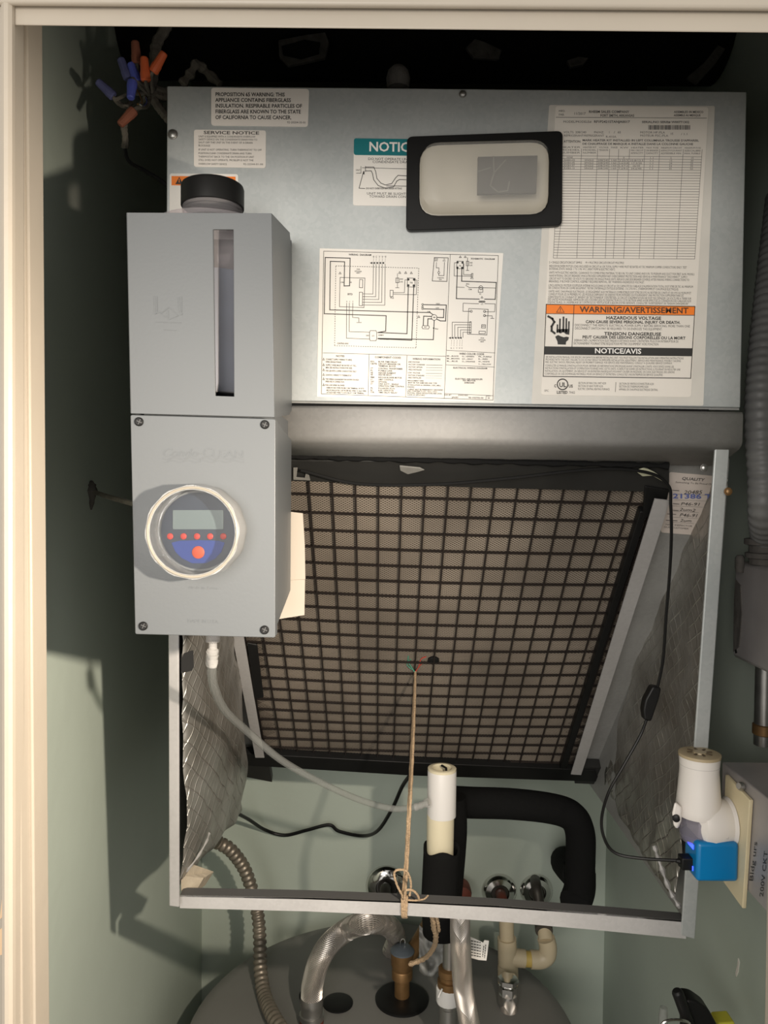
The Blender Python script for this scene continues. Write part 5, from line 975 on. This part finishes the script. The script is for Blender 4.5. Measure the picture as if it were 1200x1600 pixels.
# water heater
HY = 1.12; HZ = P(610, 1441, 1.405).z; HX = P(597, 1500, HY).x; HR = 0.288
WH = thing('water_heater', (HX, HY, 0.0), 'squat round grey water heater under the cabinet with black port rings', 'water heater')
MB().lathe((HX, HY, 0.0), (0, 0, 1), [(HR - 0.004, 0.0), (HR - 0.004, HZ - 0.012), (HR, HZ - 0.011), (HR, HZ - 0.003), (HR - 0.004, HZ), (HR - 0.02, HZ + 0.0015)], 72).build('tank', heaterm, WH)
TZ = HZ + 0.0015
c = PZ(528, 1568, TZ); MB().lathe(c, (0, 0, 1), [(0.0235, -0.001), (0.0235, 0.002), (0.020, 0.003), (0.003, 0.003)], 28).build('port_cap', blackpl, WH)
c = PZ(628, 1562, TZ); MB().lathe(c, (0, 0, 1), [(0.042, -0.001), (0.042, 0.003), (0.038, 0.0045), (0.018, 0.002), (0.010, 0.001)], 36).build('port_ring', blackpl, WH)
vc = PZ(628, 1556, TZ)
MB().lathe(vc, (0, 0, 1), [(0.0120, 0), (0.0120, 0.028), (0.0165, 0.030), (0.0165, 0.042), (0.0155, 0.044), (0.0180, 0.052), (0.0185, 0.072)], 20).build('relief_valve_body', brass, WH, label='aged brass relief valve')
MB().lathe(vc + V((0, 0, 0.072)), (0, 0, 1), [(0.0192, 0), (0.0190, 0.002), (0.013, 0.007), (0.005, 0.009)], 24).build('valve_cap', mat('slate_plastic', (0.12, 0.14, 0.16), 0.4), WH)
lp = vc + V((0, 0, 0.080)); MB().tube([lp + V((-0.003, 0, 0)), lp + V((-0.003, -0.002, 0.010)), lp + V((-0.001, -0.002, 0.013)), lp + V((0.002, -0.002, 0.013)), lp + V((0.004, -0.002, 0.010)), lp + V((0.004, 0, 0))], 0.0011, 8).build('test_lever', chrome, WH)
MB().tube(spline([vc + V((0.008, 0, 0.060)), vc + V((0.030, 0.03, 0.075)), vc + V((0.05, 0.07, 0.09)), vc + V((0.06, 0.14, 0.10))], 6), 0.012, 14).build('valve_outlet', brass, WH)
hz1 = PZ(487, 1592, TZ)
MB().lathe(PZ(486, 1556, TZ), (0, 0, 1), [(0.019, -0.001), (0.019, 0.002), (0.010, 0.003)], 24).build('port_ring', blackpl, WH)
# braided hoses
def hose(path, r, name, lab, ends=()):
    T = thing(name, path[-1], lab, 'hose'); q = spline(path, 14)
    MB().tube(q, r * 0.94, 14).build('hose_core', braidb, T)
    # wrap strands
    pts = q; m = len(pts); fr = []; t0 = (pts[1] - pts[0]).normalized(); u = t0.orthogonal().normalized(); L = [0]
    for a, b in zip(pts, pts[1:]): L.append(L[-1] + (b - a).length)
    for i in range(m):
        t = (pts[min(i+1, m-1)] - pts[max(i-1, 0)]).normalized(); u = (u - t * u.dot(t)).normalized(); fr.append((u.copy(), t.cross(u)))
    mb = MB(); ns = 34
    for sg in (1, -1):
        for k in range(ns):
            pp_ = []
            for i in range(m):
                a = 2 * math.pi * k / ns + sg * L[i] / r * 0.85; rr = r * (1.0 + 0.025 * sg * math.sin(a * 4)); pp_.append(pts[i] + (fr[i][0] * math.cos(a) + fr[i][1] * math.sin(a)) * rr)
            mb.tube(pp_, r * 0.058, 4, cap=False)
    mb.build('braid', braidm, T, kind='stuff'); return T
e1 = PZ(487, 1600, TZ + 0.002)
h1 = hose([e1 + V((0, 0, 0.036)), e1 + V((0, 0, 0.050)), P(489, 1534, e1.y), P(497, 1505, e1.y), P(514, 1476, e1.y + 0.005), P(543, 1452, e1.y + 0.02), P(575, 1441, 1.10), P(605, 1445, 1.17), P(619, 1465, 1.25), P(611, 1488, 1.32)], 0.0152, 'braided_hose', 'braided steel hose curving over the left of the water heater', ())
MB().lathe(e1, (0, 0, 1), [(0.0165, 0), (0.0165, 0.008), (0.0185, 0.009), (0.0185, 0.016), (0.0162, 0.017), (0.0162, 0.027), (0.0172, 0.029), (0.0172, 0.034), (0.0165, 0.042)], 20).build('hose_ferrule', dullsteel, h1)
MB().lathe(e1 + V((0, 0, 0.003)), (0, 0, 1), [(0.0180, 0), (0.0180, 0.006)], 20).build('rubber_seal', copper, h1)
MB().tube([P(611, 1488, 1.32), P(604, 1490, 1.36), P(600, 1470, 1.38)], 0.014, 14).build('hose_end', darkmetal, h1)
h2 = hose([P(719, 1425, 0.96), P(719, 1460, 0.955), P(721, 1500, 0.95), P(724, 1545, 0.945), P(732, 1590, 0.94), P(740, 1630, 0.94), P(744, 1680, 0.94)], 0.0120, 'braided_hose', 'braided steel hose hanging straight down beside the white tag')
h2['group'] = 'braided steel hoses'; h1['group'] = 'braided steel hoses'
h3 = hose([P(794, 1546, 1.17), P(795, 1575, 1.165), P(797, 1610, 1.16), P(800, 1660, 1.15)], 0.0120, 'braided_hose', 'short braided steel hose below the tan pipe tee'); h3['group'] = 'braided steel hoses'
MB().lathe(P(794, 1548, 1.17), (0, 0, 1), [(0.0150, -0.004), (0.0150, 0.008), (0.0110, 0.009), (0.0110, 0.012), (0.0160, 0.013), (0.0160, 0.020), (0.012, 0.021)], 6).build('hex_nut', chrome, h3)
MB().lathe(P(794, 1556, 1.17), (0, 0, 1), [(0.0145, -0.012), (0.0155, -0.008), (0.0145, 0.004)], 20).build('ferrule', chrome, h3)
np_ = thing('nipple_pipe', P(698, 1640, 1.03), 'chrome and brass pipe nipple just left of the hanging braided hose', 'pipe')
MB().lathe(P(700, 1640, 1.03), (0, 0, 1), [(0.0125, 0), (0.0125, 0.060), (0.014, 0.062), (0.014, 0.080)], 18).build('lower_pipe', dullsteel, np_)
zc0 = P(700, 1565, 1.03).z
MB().lathe((P(700, 1565, 1.03).x, 1.03, zc0), (0, 0, 1), [(0.0155, 0), (0.0165, 0.003), (0.0165, 0.020), (0.0150, 0.022)], 18).build('white_collar', pvcw, np_)
MB().lathe((P(701, 1545, 1.03).x, 1.03, P(701, 1542, 1.03).z), (0, 0, 1), [(0.0135, -0.006), (0.0155, 0), (0.0155, 0.010), (0.0125, 0.011), (0.0125, 0.016), (0.0145, 0.018), (0.0145, 0.026), (0.0115, 0.028)], 18).build('brass_collar', brass, np_)
MB().tube([P(702, 1522, 1.03), P(704, 1440, 1.03)], 0.0095, 16).build('upper_pipe', dullsteel, np_)
MB().tube([P(691, 1545, 1.01), P(687, 1553, 1.01), P(685, 1558, 1.01)], 0.0012, 6).build('zip_tail', pvcw, np_)
# tan cpvc tee
CT = thing('pipe_tee', P(795, 1535, 1.20), 'tan plastic pipe tee and elbow below the chrome flanges', 'pipe')
Yc = 1.22
MB().tube([P(791, 1432, Yc), P(792, 1470, Yc), P(793, 1500, Yc), P(794, 1534, Yc)], 0.0118, 18).build('riser', cpvc, CT)
MB().tube([P(792, 1466, Yc), P(793, 1506, Yc)], 0.0152, 18).build('tee_body', cpvc, CT)
MB().tube([P(793, 1506, Yc), P(793.5, 1512, Yc), P(794, 1536, Yc)], [0.0150, 0.0165, 0.0165], 18).build('lower_socket', cpvc, CT)
MB().tube([P(795, 1495, Yc), P(820, 1498, Yc)], 0.0138, 18).build('tee_branch', cpvc, CT)
MB().tube([P(816, 1498, Yc), P(836, 1499, Yc)], 0.0122, 18).build('short_pipe', mat('glue_yellow', (0.50, 0.36, 0.10), 0.4), CT)
MB().tube(spline([P(829, 1499, Yc), P(845, 1499, Yc), P(855, 1492, Yc), P(856, 1478, Yc), P(853, 1466, Yc)], 6), 0.0142, 18).build('elbow', cpvc, CT)
MB().tube([P(853, 1470, Yc), P(849, 1440, Yc + 0.02), P(846, 1420, Yc + 0.06)], 0.0118, 18).build('elbow_riser', cpvc, CT)
MB().tube([P(850, 1455, Yc + 0.005), P(849, 1443, Yc + 0.02)], 0.0142, 18).build('collar', darkmetal, CT)
# the hang tag and plastic scrap
tg = MB().prism([P(x, y, 0.985) for x, y in ((733, 1463), (745, 1468), (755, 1473), (757, 1469), (764, 1470), (760, 1501), (748, 1500), (733, 1496))], (0, 0.0006, 0)).build('hang_tag', paperw, smooth=False)
tag(tg, 'small white printed tag on the hanging braided hose', 'tag')
p = Print(lambda x, y: P(x, y, 0.9842))
for i, yy in enumerate((1471, 1475.5, 1480, 1484.5, 1489, 1493)): p.line([(736, yy - 1), (751, yy + 2)], 1.4, dash=(3.4, 1.0))
p.line([(756, 1478), (754, 1495)], 1.2, dash=(3, 1)); p.line([(759, 1476), (757, 1497)], 1.2, dash=(3, 1)); p.build('print', ink, tg)
def crump(u, v):
    q = P(655 + 50 * u, 1445 + 72 * v + 10 * math.sin(u * 5), 1.10 + 0.03 * mnoise.noise(V((u * 4, v * 4, 3.0)))); return q
tag(MB().grid(crump, 14, 18).build('plastic_scrap', clearmat('cloudy_plastic', (0.62, 0.62, 0.60), 0.35, 0.3), recalc=False, solid=0.0004, ang=120), 'crumpled cloudy plastic sheet behind the brass valve', 'plastic sheet')
# flexible conduit on the left
q = resample(spline([P(340, 1316, 1.26), P(360, 1328, 1.27), P(381, 1356, 1.28), P(394, 1392, 1.28), P(403, 1430, 1.27), P(406, 1470, 1.25), P(407, 1515, 1.22), P(413, 1555, 1.18), P(428, 1590, 1.12), P(450, 1622, 1.08), P(470, 1640, 1.06)], 40), 0.0016)
tag(MB().tube(q, [0.0096 + 0.0018 * (1 if ((i * 0.0016 / 0.0095) % 1) < 0.5 else 0) for i in range(len(q))], 14).build('armored_cable', conduitb, ang=60), 'brown spiral armored cable running down to the water heater', 'cable')
# objects at the lower right
HT = thing('lever_tool', P(1085, 1640, 0.80), 'black lever handle with rounded tip rising at the bottom right corner', 'handle')
MB().tube(spline([P(1057, 1547, 0.80), P(1062, 1560, 0.80), P(1070, 1582, 0.80), P(1078, 1605, 0.80), P(1084, 1640, 0.80)], 6), [0.004, 0.0055] + [0.006] * 23, 14).build('lever', blackpl, HT)
MB().prism([P(x, y, 0.805) for x, y in rrect([(1072, 1562), (1088, 1564), (1108, 1578), (1122, 1604), (1126, 1650), (1074, 1650)], 6, 4)], (0, 0.022, 0)).build('grip_body', blackpl, HT, bevel=0.004)
CR = thing('chrome_ring', P(1052, 1640, 0.80), 'chrome ring and clear stub left of the black lever', 'ring')
cc_ = P(1056, 1602, 0.79); MB().tube([cc_ + V((0.015 * math.cos(t), 0, 0.006 * math.sin(t) )) for t in [i * math.pi / 10 for i in range(0, 11)]], 0.0016, 8).build('ring', chrome, CR)
MB().tube([P(1036, 1640, 0.83), P(1036, 1590, 0.83), P(1037, 1574, 0.83)], [0.005, 0.005, 0.004], 14).build('stub', tubem, CR)
tag(MB().prism([P(x, y, 0.83) for x, y in ((1122, 1599), (1148, 1597), (1156, 1640), (1120, 1640))], (0, 0.02, 0)).build('yellow_block', yellow, bevel=0.002), 'yellow plastic corner at the bottom right edge', 'plastic part')
